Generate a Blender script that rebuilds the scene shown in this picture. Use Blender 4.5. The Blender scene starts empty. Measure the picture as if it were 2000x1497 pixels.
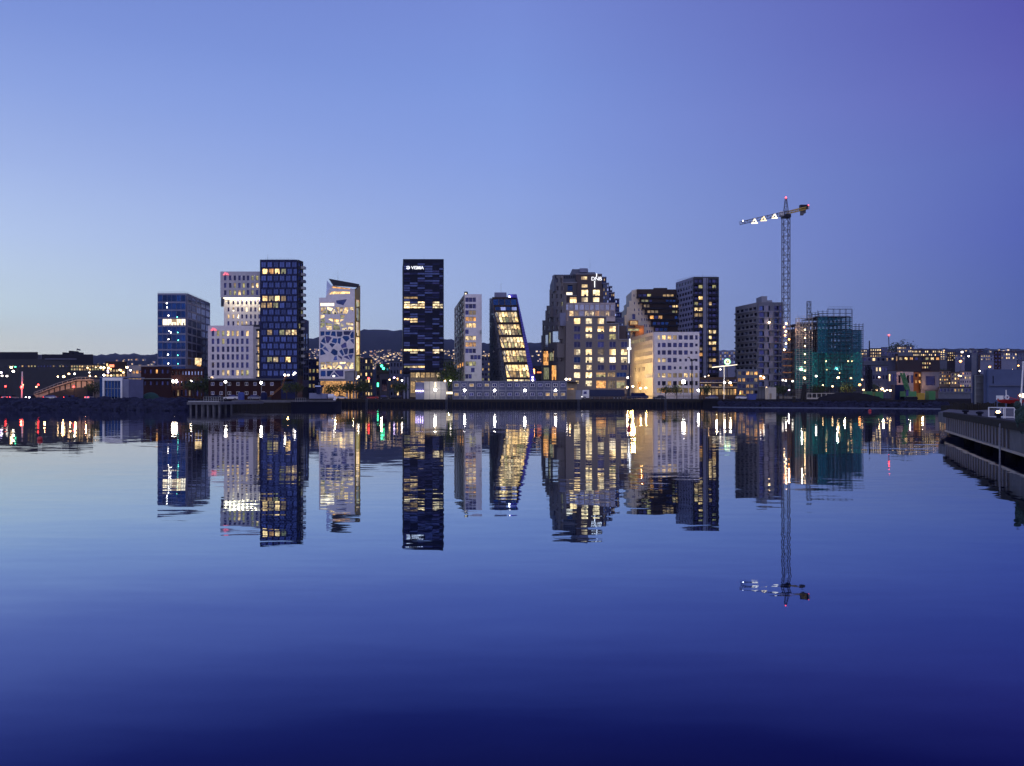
import bpy, math, random
from mathutils import Vector
from mathutils.geometry import delaunay_2d_cdt
R = random.Random(7)
SC = bpy.context.scene
COL = SC.collection
F, HZ, CZ, GZ = 1556.0, 775.5, 3.0, 2.1      # focal length and horizon in photo pixels, eye height, quay level

# ------------------------------------------------------------------ camera
cd = bpy.data.cameras.new('camera'); cam = bpy.data.objects.new('camera', cd); COL.objects.link(cam)
cam.location = (0, 0, CZ); cam.rotation_euler = (math.pi/2, 0, 0)
cd.sensor_width = 36; cd.lens = 36*F/2000; cd.shift_y = (HZ-748.5)/2000
cd.clip_start = 0.1; cd.clip_end = 30000
SC.camera = cam
SC.view_settings.view_transform = 'Standard'; SC.view_settings.look = 'None'
SC.view_settings.exposure = 0; SC.view_settings.gamma = 1
SC.cycles.use_denoising = True
SC.cycles.max_bounces = 6; SC.cycles.transparent_max_bounces = 12
SC.cycles.sample_clamp_indirect = 3
SC.cycles.blur_glossy = 0.0

# ------------------------------------------------------------------ sky (dusk) and sun just at the horizon
def lin(c):
    return tuple(((v/255)/12.92 if v/255 <= 0.04045 else (((v/255)+0.055)/1.055)**2.4) for v in c)
W = bpy.data.worlds.new('World'); SC.world = W; W.use_nodes = True
nt = W.node_tree; nt.nodes.clear()
def nd(tree, kind, **kw):
    n = tree.nodes.new(kind)
    for k, v in kw.items(): setattr(n, k, v)
    return n
def mth(tree, op, a, b=None, c=None, clamp=False):
    n = tree.nodes.new('ShaderNodeMath'); n.operation = op; n.use_clamp = clamp
    for i, v in enumerate((a, b, c)):
        if v is None: continue
        if isinstance(v, (int, float)): n.inputs[i].default_value = v
        else: tree.links.new(v, n.inputs[i])
    return n.outputs[0]
def ramp(tree, fac, stops, interp='LINEAR'):
    n = tree.nodes.new('ShaderNodeValToRGB'); cr = n.color_ramp; cr.interpolation = interp
    while len(cr.elements) > 1: cr.elements.remove(cr.elements[-1])
    for i, (p, c) in enumerate(stops):
        e = cr.elements[0] if i == 0 else cr.elements.new(p)
        e.position = p; e.color = (*c, 1)
    tree.links.new(fac, n.inputs[0]); return n.outputs[0]
def mixc(tree, fac, a, b, mode='MIX'):
    n = tree.nodes.new('ShaderNodeMix'); n.data_type = 'RGBA'; n.blend_type = mode
    for sock, v in ((n.inputs[0], fac), (n.inputs[6], a), (n.inputs[7], b)):
        if isinstance(v, (int, float)): sock.default_value = v
        elif isinstance(v, tuple): sock.default_value = (*v, 1)
        else: tree.links.new(v, sock)
    return n.outputs[2]
tc = nd(nt, 'ShaderNodeTexCoord'); sx = nd(nt, 'ShaderNodeSeparateXYZ')
nt.links.new(tc.outputs['Generated'], sx.inputs[0])
up = mth(nt, 'MULTIPLY', sx.outputs[2], 2.0, clamp=True)            # 0 at the horizon, 1 at 30 degrees and above
SKY_L = [(0, (224,226,214)), (.114, (220,227,223)), (.178, (210,229,238)), (.342, (188,209,245)), (.493, (165,187,238)), (.636, (144,168,230)), (.765, (127,151,220)), (1, (102,124,198))]
SKY_M = [(0, (180,191,225)), (.135, (172,190,228)), (.212, (164,185,230)), (.403, (150,173,229)), (.578, (137,162,229)), (.741, (126,152,223)), (.883, (120,142,216)), (1, (109,128,202))]
SKY_R = [(0, (78,100,168)), (.114, (79,102,170)), (.178, (82,103,173)), (.342, (85,101,183)), (.493, (90,105,185)), (.636, (92,96,180)), (.765, (86,86,174)), (1, (80,78,165))]
cl, cm, cr_ = (ramp(nt, up, [(p, lin(c)) for p, c in s]) for s in (SKY_L, SKY_M, SKY_R))
az = mth(nt, 'ARCTAN2', sx.outputs[0], sx.outputs[1])              # 0 ahead, negative to the left
fl = mth(nt, 'MULTIPLY_ADD', az, 1/1.16, .5, clamp=True)
a1 = mth(nt, 'MULTIPLY', fl, 2.0, clamp=True)
a2 = mth(nt, 'MULTIPLY_ADD', fl, 2.0, -1.0, clamp=True)
grad = mixc(nt, a2, mixc(nt, a1, cl, cm), cr_)
back = mth(nt, 'MULTIPLY_ADD', sx.outputs[1], -1.6, .1, clamp=True)  # sky behind the viewer, made brighter than dusk to light the facades
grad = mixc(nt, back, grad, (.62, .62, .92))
cn = nd(nt, 'ShaderNodeTexNoise'); cn.inputs['Scale'].default_value = 2.0; cn.inputs['Detail'].default_value = 3
mp = nd(nt, 'ShaderNodeMapping'); mp.inputs['Scale'].default_value = (1, 1, 6)
nt.links.new(tc.outputs['Generated'], mp.inputs[0]); nt.links.new(mp.outputs[0], cn.inputs['Vector'])
thin = mth(nt, 'MULTIPLY_ADD', cn.outputs[0], .06, .985)
grad = mixc(nt, 1.0, grad, thin, 'MULTIPLY')
sky = nd(nt, 'ShaderNodeTexSky', sky_type='NISHITA', sun_disc=False)
sky.sun_elevation = math.radians(1.0); sky.sun_rotation = math.radians(-65); sky.air_density = 1.2; sky.ozone_density = 3
mp2 = mixc(nt, 1.0, sky.outputs[0], (.10, .10, .10), 'MULTIPLY')
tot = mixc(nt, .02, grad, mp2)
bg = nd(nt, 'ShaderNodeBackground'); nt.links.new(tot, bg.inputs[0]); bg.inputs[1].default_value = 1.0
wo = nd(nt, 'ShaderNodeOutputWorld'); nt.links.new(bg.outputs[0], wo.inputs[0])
W.cycles.sampling_method = 'MANUAL'; W.cycles.sample_map_resolution = 512
sd = bpy.data.lights.new('sun', 'SUN'); so = bpy.data.objects.new('sun', sd); COL.objects.link(so)
sd.energy = 0.03; sd.angle = math.radians(12); sd.color = (1, .78, .6)
so.rotation_euler = (math.radians(87), 0, math.radians(-65+180+180))

# ------------------------------------------------------------------ geometry helpers
def X(px, Y): return (px-1000)/F*Y
def Z(py, Y): return CZ-(py-HZ)/F*Y
ORG = {}
NUL = Vector((0, 0, 0))
def thing(name, label, cat, loc, group=None):
    o = bpy.data.objects.new(name, None); COL.objects.link(o); o.location = loc
    o.empty_display_size = .5; ORG[o] = Vector(loc); return tag(o, label, cat, group)
def tag(o, label=None, cat=None, group=None, kind=None):
    for k, v in (('label', label), ('category', cat), ('group', group), ('kind', kind)):
        if v: o[k] = v
    return o
class MB:
    def __init__(s): s.v = []; s.f = []; s.m = []
    def face(s, pts, m=0):
        n = len(s.v); s.v += [tuple(p) for p in pts]; s.f.append(tuple(range(n, n+len(pts)))); s.m.append(m)
    def box(s, x0, x1, y0, y1, z0, z1, m=0):
        n = len(s.v)
        s.v += [(x0,y0,z0),(x1,y0,z0),(x1,y1,z0),(x0,y1,z0),(x0,y0,z1),(x1,y0,z1),(x1,y1,z1),(x0,y1,z1)]
        for q in ((3,2,1,0),(4,5,6,7),(0,1,5,4),(1,2,6,5),(2,3,7,6),(3,0,4,7)): s.f.append(tuple(n+i for i in q)); s.m.append(m)
        return s
    def prism(s, foot, z0, z1, m=0):              # plan polygon pulled up
        n = len(s.v); k = len(foot)
        zb = z0 if hasattr(z0, '__len__') else [z0]*k; zt = z1 if hasattr(z1, '__len__') else [z1]*k
        s.v += [(x, y, zb[i]) for i, (x, y) in enumerate(foot)]+[(x, y, zt[i]) for i, (x, y) in enumerate(foot)]
        s.f.append(tuple(range(n+k-1, n-1, -1))); s.f.append(tuple(range(n+k, n+2*k))); s.m += [m, m]
        for i in range(k):
            j = (i+1) % k; s.f.append((n+i, n+j, n+k+j, n+k+i)); s.m.append(m)
        return s
    def slab(s, prof, y0, y1, m=0):               # XZ outline given depth along Y
        n = len(s.v); k = len(prof)
        s.v += [(x, y0, z) for x, z in prof]+[(x, y1, z) for x, z in prof]
        s.f.append(tuple(range(n, n+k))); s.f.append(tuple(range(n+2*k-1, n+k-1, -1))); s.m += [m, m]
        for i in range(k):
            j = (i+1) % k; s.f.append((n+i, n+j, n+k+j, n+k+i)); s.m.append(m)
        return s
    def tube(s, a, b, r, r2=None, k=6, m=0):
        a, b = Vector(a), Vector(b); d = (b-a).normalized(); r2 = r if r2 is None else r2
        e = d.cross(Vector((0, 0, 1)) if abs(d.z) < .9 else Vector((1, 0, 0))).normalized(); g = d.cross(e)
        n = len(s.v)
        for c, rr in ((a, r), (b, r2)):
            for i in range(k):
                t = 2*math.pi*i/k; s.v.append(tuple(c+e*(rr*math.cos(t))+g*(rr*math.sin(t))))
        for i in range(k): s.f.append((n+i, n+(i+1) % k, n+k+(i+1) % k, n+k+i)); s.m.append(m)
        s.f.append(tuple(range(n+k-1, n-1, -1))); s.f.append(tuple(range(n+k, n+2*k))); s.m += [m, m]
        return s
    def ball(s, c, r, sz=(1, 1, 1), seg=10, rings=6, m=0):
        n = len(s.v)
        for j in range(1, rings):
            t = math.pi*j/rings
            for i in range(seg):
                p = 2*math.pi*i/seg; s.v.append((c[0]+r*sz[0]*math.sin(t)*math.cos(p), c[1]+r*sz[1]*math.sin(t)*math.sin(p), c[2]+r*sz[2]*math.cos(t)))
        s.v += [(c[0], c[1], c[2]+r*sz[2]), (c[0], c[1], c[2]-r*sz[2])]; tp = len(s.v)-2
        for j in range(rings-2):
            for i in range(seg):
                a = n+j*seg+i; b = n+j*seg+(i+1) % seg; s.f.append((a, b, b+seg, a+seg)); s.m.append(m)
        for i in range(seg):
            s.f.append((tp, n+(i+1) % seg, n+i)); q = n+(rings-2)*seg; s.f.append((tp+1, q+i, q+(i+1) % seg)); s.m += [m, m]
        return s
    def build(s, name, mats, parent=None, org=None, smooth=False):
        if org is None: org = ORG.get(parent, NUL)
        me = bpy.data.meshes.new(name)
        me.from_pydata([(x-org[0], y-org[1], z-org[2]) for x, y, z in s.v], [], s.f)
        for mt in (mats if isinstance(mats, (list, tuple)) else [mats]): me.materials.append(mt)
        me.polygons.foreach_set('material_index', s.m)
        if smooth: me.polygons.foreach_set('use_smooth', [True]*len(s.f))
        me.update()
        o = bpy.data.objects.new(name, me); COL.objects.link(o)
        if parent is None: o.location = org
        else: o.parent = parent
        ORG[o] = Vector(org); return o
def copy_tree(o, parent=None):
    c = o.copy(); COL.objects.link(c)
    if parent: c.parent = parent
    for ch in list(o.children): copy_tree(ch, c)
    return c

# ------------------------------------------------------------------ materials
def mat(name, col, rough=.7, metal=0, var=.25, scale=.6, spec=.5, bump=0):
    m = bpy.data.materials.new(name); m.use_nodes = True; t = m.node_tree; b = t.nodes['Principled BSDF']
    g = nd(t, 'ShaderNodeNewGeometry'); n = nd(t, 'ShaderNodeTexNoise'); n.inputs['Scale'].default_value = scale; n.inputs['Detail'].default_value = 5
    t.links.new(g.outputs['Position'], n.inputs['Vector'])
    f = mth(t, 'MULTIPLY_ADD', n.outputs[0], 2*var, 1-var)
    t.links.new(mixc(t, 1.0, (*col,), f, 'MULTIPLY'), b.inputs['Base Color'])
    b.inputs['Roughness'].default_value = rough; b.inputs['Metallic'].default_value = metal
    b.inputs['Specular IOR Level'].default_value = spec
    if bump:
        bn = nd(t, 'ShaderNodeBump'); bn.inputs['Strength'].default_value = bump; bn.inputs['Distance'].default_value = .2
        t.links.new(n.outputs[0], bn.inputs['Height']); t.links.new(bn.outputs[0], b.inputs['Normal'])
    return m
def glass(name, col, refl=.3, rough=.06):
    m = bpy.data.materials.new(name); m.use_nodes = True; t = m.node_tree; b = t.nodes['Principled BSDF']
    oi = nd(t, 'ShaderNodeObjectInfo'); v = mth(t, 'MULTIPLY_ADD', oi.outputs['Random'], .9, .55)
    g = nd(t, 'ShaderNodeNewGeometry'); n = nd(t, 'ShaderNodeTexNoise'); n.inputs['Scale'].default_value = .5
    t.links.new(g.outputs['Position'], n.inputs['Vector'])
    v = mth(t, 'MULTIPLY', v, mth(t, 'MULTIPLY_ADD', n.outputs[0], 1.0, .5))
    t.links.new(mixc(t, 1.0, (*col,), v, 'MULTIPLY'), b.inputs['Base Color'])
    b.inputs['Roughness'].default_value = rough; b.inputs['Metallic'].default_value = refl
    b.inputs['IOR'].default_value = 1.6
    return m
def lit(name, col, strength, var=.85, scale=1.1, rnd=.6, sample='NONE'):
    m = bpy.data.materials.new(name); m.use_nodes = True; t = m.node_tree; b = t.nodes['Principled BSDF']
    g = nd(t, 'ShaderNodeNewGeometry'); n = nd(t, 'ShaderNodeTexNoise'); n.inputs['Scale'].default_value = scale; n.inputs['Detail'].default_value = 4
    t.links.new(g.outputs['Position'], n.inputs['Vector'])
    oi = nd(t, 'ShaderNodeObjectInfo')
    vo = nd(t, 'ShaderNodeTexVoronoi', distance='CHEBYCHEV'); vo.inputs['Scale'].default_value = .62
    t.links.new(g.outputs['Position'], vo.inputs['Vector']); sp = nd(t, 'ShaderNodeSeparateColor'); t.links.new(vo.outputs['Color'], sp.inputs[0])
    f = mth(t, 'MULTIPLY_ADD', mth(t, 'POWER', n.outputs[0], 1.6), 2.6*var, 1-var)
    f = mth(t, 'MULTIPLY', f, mth(t, 'MULTIPLY_ADD', sp.outputs[0], 1.3*var, 1-.6*var))
    f = mth(t, 'MULTIPLY', f, mth(t, 'MULTIPLY_ADD', oi.outputs['Random'], 2*rnd, 1-rnd))
    b.inputs['Base Color'].default_value = (.05, .045, .04, 1); b.inputs['Roughness'].default_value = .15
    warm = mixc(t, oi.outputs['Random'], (*col,), (col[0], col[1]*.82, col[2]*.55))
    t.links.new(warm, b.inputs['Emission Color'])
    t.links.new(mth(t, 'MULTIPLY', f, strength), b.inputs['Emission Strength'])
    m.cycles.emission_sampling = sample
    return m
def lamp_mat(name, col, strength):
    m = bpy.data.materials.new(name); m.use_nodes = True; t = m.node_tree; b = t.nodes['Principled BSDF']
    b.inputs['Base Color'].default_value = (.6, .6, .6, 1)
    b.inputs['Emission Color'].default_value = (*col, 1); b.inputs['Emission Strength'].default_value = strength
    m.cycles.emission_sampling = 'FRONT'; return m
RW = random.Random(17)
M = dict(
    blind=lit('blind_before_light', (1,.70,.40), .42, .3),
    white=mat('white_render', (.64,.62,.68)), stone=mat('grey_white_stone', (.43,.425,.48)), cream=mat('pale_concrete', (.50,.47,.42)), grey=mat('grey_panel', (.21,.22,.28)), hallblue=mat('blue_steel_cladding', (.075,.10,.20), .6, spec=.12),
    topbrown=mat('dark_taupe_brick', (.075,.06,.066), .85, scale=2, spec=.12), mid=mat('mid_grey', (.115,.13,.185), spec=.12), dark=mat('dark_cladding', (.035,.038,.05), spec=.12), navy=mat('navy_panel', (.009,.014,.066), .4, spec=.12),
    crane=mat('crane_steel', (.10,.105,.15), .6, spec=.2), black=mat('black_metal', (.009,.010,.022), .5, spec=.12), brick=mat('dark_red_brick', (.030,.012,.014), .85, scale=3, spec=.12), brown=mat('brown_brick', (.165,.152,.160), .85, scale=2, spec=.12),
    dbrown=mat('dark_brown_panel', (.035,.024,.024), .6, spec=.12), steel=mat('galvanised_steel', (.28,.29,.31), .45, .6), wpaint=mat('white_paint', (.7,.7,.72), .4),
    timber=mat('weathered_timber', (.028,.026,.026), .9, scale=4, spec=.1), conc=mat('concrete', (.12,.12,.135), .9, var=.5, scale=.9, bump=.4, spec=.1), asphalt=mat('asphalt', (.03,.03,.035), .9, spec=.1),
    earth=mat('bare_earth', (.022,.021,.026), .95, scale=.3, bump=.5, spec=0), rock=mat('wet_rock', (.016,.018,.045), .8, var=.8, scale=.9, bump=.6, spec=.15), leaf=mat('foliage', (.045,.065,.025), .8, var=.5, scale=1.5, spec=.12),
    bark=mat('bark', (.05,.04,.03), .9, spec=.12), forest=mat('wooded_hill', (.020,.025,.040), .95, var=.5, scale=.02, spec=0), red=mat('red_paint', (.45,.03,.03), .4),
    green=mat('green_paint', (.05,.22,.08), .5), teal=mat('teal_tarp', (.008,.05,.045), .8, scale=2, var=.5), yellow=mat('yellow_paint', (.5,.33,.03), .5), blue=mat('blue_paint', (.03,.06,.28), .4),
    violet=mat('violet_blue_frame', (.05,.04,.42), .35), bluegrey=mat('blue_grey_wall', (.17,.185,.285), .7, spec=.12), pinkc=mat('rose_metal_fins', (.42,.36,.38), .5, .3), tan=mat('tan_stone', (.30,.24,.17), .8), rust=mat('orange_wood', (.30,.12,.03), .6),
    dglass=glass('dark_glass', (.035,.038,.125), .8), pglass=glass('pale_sky_glass', (.42,.50,.72), .9), bglass=glass('blue_glass', (.008,.036,.14), .85),
    tglass=glass('tower_glass', (.045,.066,.185), .9), vglass=mat('charcoal_cladding', (.004,.006,.024), .4, spec=.1), vband=glass('steel_blue_band', (.065,.09,.23), .85, .2), cabin=mat('cabin_paint', (.085,.095,.165), .6, spec=.2), trailer=mat('trailer_sheet', (.02,.028,.075), .5, spec=.2),
    lit=lit('lit_room', (1,.76,.42), 1.2), litp=lit('lit_room_pale', (1,.84,.54), 1.4), dim=lit('dim_room', (1,.72,.38), .32), lito=lit('lit_room_orange', (1,.52,.18), .8), litg=lit('lit_room_greenish', (.75,.78,.42), .4), litw=lit('lit_room_white', (1,.93,.78), 2.0, .3, rnd=.2),
    hlit=lit('far_window_light', (1,.76,.45), 1.5, .2, rnd=.6), strip=lit('strip_light', (1,.92,.70), 2.2, .1, rnd=.0, sample='AUTO'),
    lw=lamp_mat('lamp_white', (1,.90,.78), 18), lww=lamp_mat('lamp_warm', (1,.66,.30), 16), lo=lamp_mat('lamp_orange', (1,.36,.07), 12), lr=lamp_mat('lamp_red', (1,.03,.02), 12), lw2=lamp_mat('lamp_white_soft', (1,.90,.78), 5), lww2=lamp_mat('lamp_warm_soft', (1,.62,.28), 4.5), lg=lamp_mat('lamp_green', (.05,1,.45), 5), lc=lamp_mat('lamp_teal', (.15,1,.8), 5), lv=lamp_mat('lamp_violet', (.72,.55,1), 8), lx=lamp_mat('floodlight', (1,.95,.88), 40),
    sgw=lamp_mat('sign_white', (.95,.97,1), 1.5), sgr=lamp_mat('sign_red', (1,.05,.07), 1.2), sgg=lamp_mat('sign_green', (.25,1,.3), 1.6), sgy=lamp_mat('sign_yellow', (1,.85,.2), 1.2), sgo=lamp_mat('sign_orange_red', (1,.22,.04), 2))
def point(name, loc, col, watts, r=.3):
    l = bpy.data.lights.new(name, 'POINT'); l.energy = watts; l.color = col; l.shadow_soft_size = r
    o = bpy.data.objects.new(name, l); COL.objects.link(o); o.location = loc; return o

# ------------------------------------------------------------------ facades
class Pl:
    """vertical plane through two plan points; uv() meets it with a sight line to read off where a feature sits on it"""
    def __init__(s, a, b):
        s.a = Vector((*a, 0)); s.u = (Vector((*b, 0))-s.a).normalized(); s.n = Vector((s.u.y, -s.u.x, 0))
        if s.n.dot(-s.a) < 0: s.n = -s.n
    def uv(s, px, py):
        d = Vector(((px-1000)/F, 1, -(py-HZ)/F)); t = s.a.dot(s.n)/d.dot(s.n); p = d*t
        return ((p-s.a).dot(s.u), CZ+p.z)
    def p(s, u, z, off=0): q = s.a+s.u*u+s.n*off; return (q.x, q.y, z)
def front(Y): return Pl((X(900, Y), Y), (X(1100, Y), Y))
def area(p): return abs(sum(p[i][0]*p[(i+1) % len(p)][1]-p[(i+1) % len(p)][0]*p[i][1] for i in range(len(p))))/2
def rect(a, b, c, d): return [(a, b), (c, b), (c, d), (a, d)]
class Bld:
    def __init__(s, name, label, cat, loc, group=None):
        s.t = thing(name, label, cat, loc, group); s.w = []
    def body(s, foot, z0, z1, m, name='body'): MB().prism(foot, z0, z1).build(name, M[m], s.t)
    def wall(s, pl, outline, wins, m, name='wall', depth=.35, T=.5, off=.5, frame='dark'):
        """outline and wins ((polygon, material) pairs) in photo pixels; makes one wall with real openings"""
        def uvp(p):                                   # counter-clockwise, or the triangulation takes inside for outside
            q = [pl.uv(*v) for v in p]
            return q if sum(q[i][0]*q[(i+1) % len(q)][1]-q[(i+1) % len(q)][0]*q[i][1] for i in range(len(q))) > 0 else q[::-1]
        out = uvp(outline); holes = []
        for w in wins: holes.append((uvp(w[0]), w[1], w[2] if len(w) > 2 else 0))
        vs = list(out); fs = [list(range(len(out)))]
        for h in holes: fs.append(list(range(len(vs), len(vs)+len(h[0])))); vs += h[0]
        cv, ce, cf, ov, oe, of = delaunay_2d_cdt([Vector(v) for v in vs], [], fs, 1, 1e-4)
        mb = MB(); n = len(cv); mb.v = [pl.p(v[0], v[1], off) for v in cv]
        for f_, o_ in zip(cf, of):
            if 0 in o_ and len(o_) == 1: mb.f.append(tuple(f_)); mb.m.append(0)
        for poly, d in [(out, T)]+[(h[0], depth) for h in holes]:
            k = len(poly)
            for i in range(k):
                a, b = poly[i], poly[(i+1) % k]
                mb.face([pl.p(*a, off), pl.p(*b, off), pl.p(*b, off-d), pl.p(*a, off-d)])
        o = mb.build(name, M[m], s.t)
        for poly, wm, bars in holes:
            w = MB(); k = len(poly); cx = sum(p[0] for p in poly)/k; cy = sum(p[1] for p in poly)/k
            us = [p[0] for p in poly]; zs = [p[1] for p in poly]; wd = max(us)-min(us); hg = max(zs)-min(zs)
            t = min(.09, .12*min(wd, hg)); sx_, sy_ = 1-2*t/wd, 1-2*t/hg
            inn = [(cx+(p[0]-cx)*sx_, cy+(p[1]-cy)*sy_) for p in poly]; e = off-depth
            w.face([pl.p(*p, e+.04) for p in poly], 0)
            for i in range(k):
                j = (i+1) % k; w.face([pl.p(*poly[i], e+.12), pl.p(*poly[j], e+.12), pl.p(*inn[j], e+.12), pl.p(*inn[i], e+.12)], 1)
            for b in range(1, bars+1):
                uu = min(us)+wd*b/(bars+1); w.face([pl.p(uu-.05, min(zs), e+.1), pl.p(uu+.05, min(zs), e+.1), pl.p(uu+.05, max(zs), e+.1), pl.p(uu-.05, max(zs), e+.1)], 1)
            if wm in ('lit', 'litp', 'lito', 'litg', 'litw') and k == 4 and area(poly) > 1.5:       # half drawn blinds and furniture before the light
                u0, z0 = min(us)+t, min(zs)+t; uw, zh = wd-2*t, hg-2*t
                def pane(a, c, d, e_, m): w.face([pl.p(u0+uw*a, z0+zh*c, e+.07), pl.p(u0+uw*d, z0+zh*c, e+.07), pl.p(u0+uw*d, z0+zh*e_, e+.07), pl.p(u0+uw*a, z0+zh*e_, e+.07)], m)
                q = RW.random()
                if q < .3: a = RW.choice([0, 0, .5]); pane(a, RW.uniform(.35, .8), RW.choice([.5, 1]) if a == 0 else 1, 1, 2)
                elif q < .42: pane(0, 0, RW.uniform(.2, .4), 1, 2)
                if RW.random() < .5: a = RW.uniform(0, .6); pane(a, 0, a+RW.uniform(.2, .4), RW.uniform(.15, .38), 3)
            s.w.append((area(poly), w, [M[wm], M[frame], M['blind'], M['dbrown']]))
        return o
    def finish(s, name='window', most=100):
        s.w.sort(key=lambda q: -q[0])
        for a, w, ms in s.w[:most]: w.build(name, ms, s.t)
        rest = s.w[most:]
        if rest:
            g = MB(); ml = []
            for a, w, ms in rest:
                ix = []
                for q in ms:
                    if q not in ml: ml.append(q)
                    ix.append(ml.index(q))
                n = len(g.v); g.v += w.v; g.f += [tuple(n+i for i in f) for f in w.f]; g.m += [ix[i] for i in w.m]
            tag(g.build(name, ml, s.t), kind='stuff')
        return s.t
def grid(cols, rows, w, h, pick):
    return [(rect(x-w/2, y-h/2, x+w/2, y+h/2), pick(i, j)) for j, y in enumerate(rows) for i, x in enumerate(cols) if pick(i, j)]
def lettering(text, pl, px, py, hpx, m, parent, off=.9, name='sign_lettering', bold=.0, xs=1.0):
    cu = bpy.data.curves.new(name, 'FONT'); cu.body = text; u0, z0 = pl.uv(px, py); u1, z1 = pl.uv(px, py-hpx)
    cu.size = (z1-z0)/.7; cu.extrude = .06; cu.offset = bold; cu.materials.append(M[m])
    o = bpy.data.objects.new(name, cu); COL.objects.link(o)
    p = Vector(pl.p(u0, z0, off)); o.location = p-ORG.get(parent, NUL)
    o.scale = (xs, 1, 1)
    me = bpy.data.meshes.new_from_object(o.evaluated_get(bpy.context.evaluated_depsgraph_get())); me.materials.clear(); me.materials.append(M[m])
    loc = o.location.copy(); bpy.data.objects.remove(o); bpy.data.curves.remove(cu)
    o = bpy.data.objects.new(name, me); COL.objects.link(o); o.location = loc; o.scale = (xs, 1, 1)
    o.rotation_euler = (math.pi/2, 0, math.atan2(pl.u.y, pl.u.x)); o.parent = parent; return o
# ------------------------------------------------------------------ the setting: water, land, hills, quays
def water_mat():
    m = bpy.data.materials.new('still_harbour_water'); m.use_nodes = True; t = m.node_tree; t.nodes.clear()
    g = nd(t, 'ShaderNodeNewGeometry')
    def slopes(sc, det, amp, seed):
        mp = nd(t, 'ShaderNodeMapping'); mp.inputs['Scale'].default_value = (sc[0], sc[1], 1); mp.inputs['Location'].default_value = (seed, seed*2, 0)
        mp.inputs['Rotation'].default_value = (0, 0, .12)
        n = nd(t, 'ShaderNodeTexNoise'); n.inputs['Scale'].default_value = 1; n.inputs['Detail'].default_value = det; n.inputs['Roughness'].default_value = .55
        t.links.new(g.outputs['Position'], mp.inputs[0]); t.links.new(mp.outputs[0], n.inputs['Vector'])
        a = nd(t, 'ShaderNodeVectorMath', operation='SUBTRACT'); a.inputs[1].default_value = (.5, .5, .5); t.links.new(n.outputs['Color'], a.inputs[0])
        b = nd(t, 'ShaderNodeVectorMath', operation='MULTIPLY'); b.inputs[1].default_value = (amp*.35, amp, 0); t.links.new(a.outputs[0], b.inputs[0])
        return b.outputs[0]
    def add(a, b):
        n = nd(t, 'ShaderNodeVectorMath', operation='ADD'); t.links.new(a, n.inputs[0])
        if isinstance(b, tuple): n.inputs[1].default_value = b
        else: t.links.new(b, n.inputs[1])
        return n.outputs[0]
    fine = slopes((.55, 2.2), 3, .040, 3.1)                       # half-metre ripples, longer across the view
    pm = nd(t, 'ShaderNodeTexNoise'); pm.inputs['Scale'].default_value = .035; pm.inputs['Detail'].default_value = 2
    pmm = nd(t, 'ShaderNodeMapping'); pmm.inputs['Scale'].default_value = (.35, 1.6, 1); t.links.new(g.outputs['Position'], pmm.inputs[0]); t.links.new(pmm.outputs[0], pm.inputs['Vector'])
    patch = ramp(t, pm.outputs[0], [(.35, (.45,)*3), (.52, (.8,)*3), (.66, (1.5,)*3)])
    fm = nd(t, 'ShaderNodeVectorMath', operation='MULTIPLY'); t.links.new(fine, fm.inputs[0]); t.links.new(patch, fm.inputs[1])
    s = add(add(fm.outputs[0], slopes((.10, .45), 2, .0075, 9.7)), (0, 0, 1))
    nn = nd(t, 'ShaderNodeVectorMath', operation='NORMALIZE'); t.links.new(s, nn.inputs[0])
    dt = nd(t, 'ShaderNodeVectorMath', operation='DOT_PRODUCT'); t.links.new(g.outputs['Incoming'], dt.inputs[0]); t.links.new(nn.outputs[0], dt.inputs[1])
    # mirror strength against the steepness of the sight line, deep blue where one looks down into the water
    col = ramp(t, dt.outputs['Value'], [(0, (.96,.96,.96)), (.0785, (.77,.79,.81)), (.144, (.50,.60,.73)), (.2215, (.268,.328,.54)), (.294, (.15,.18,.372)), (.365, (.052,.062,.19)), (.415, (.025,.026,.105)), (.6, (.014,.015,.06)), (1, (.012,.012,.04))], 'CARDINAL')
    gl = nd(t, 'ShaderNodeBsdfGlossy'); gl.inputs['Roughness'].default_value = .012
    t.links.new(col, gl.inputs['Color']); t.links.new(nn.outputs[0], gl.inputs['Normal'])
    df = nd(t, 'ShaderNodeBsdfDiffuse'); df.inputs['Color'].default_value = (.0005, .0006, .004, 1)
    ad = nd(t, 'ShaderNodeAddShader'); t.links.new(gl.outputs[0], ad.inputs[0]); t.links.new(df.outputs[0], ad.inputs[1])
    o = nd(t, 'ShaderNodeOutputMaterial'); t.links.new(ad.outputs[0], o.inputs[0]); return m
wb = MB(); wb.face([(-900, -250, 0), (900, -250, 0), (900, 700, 0), (-900, 700, 0)])
tag(wb.build('water', water_mat()), kind='structure')

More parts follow.
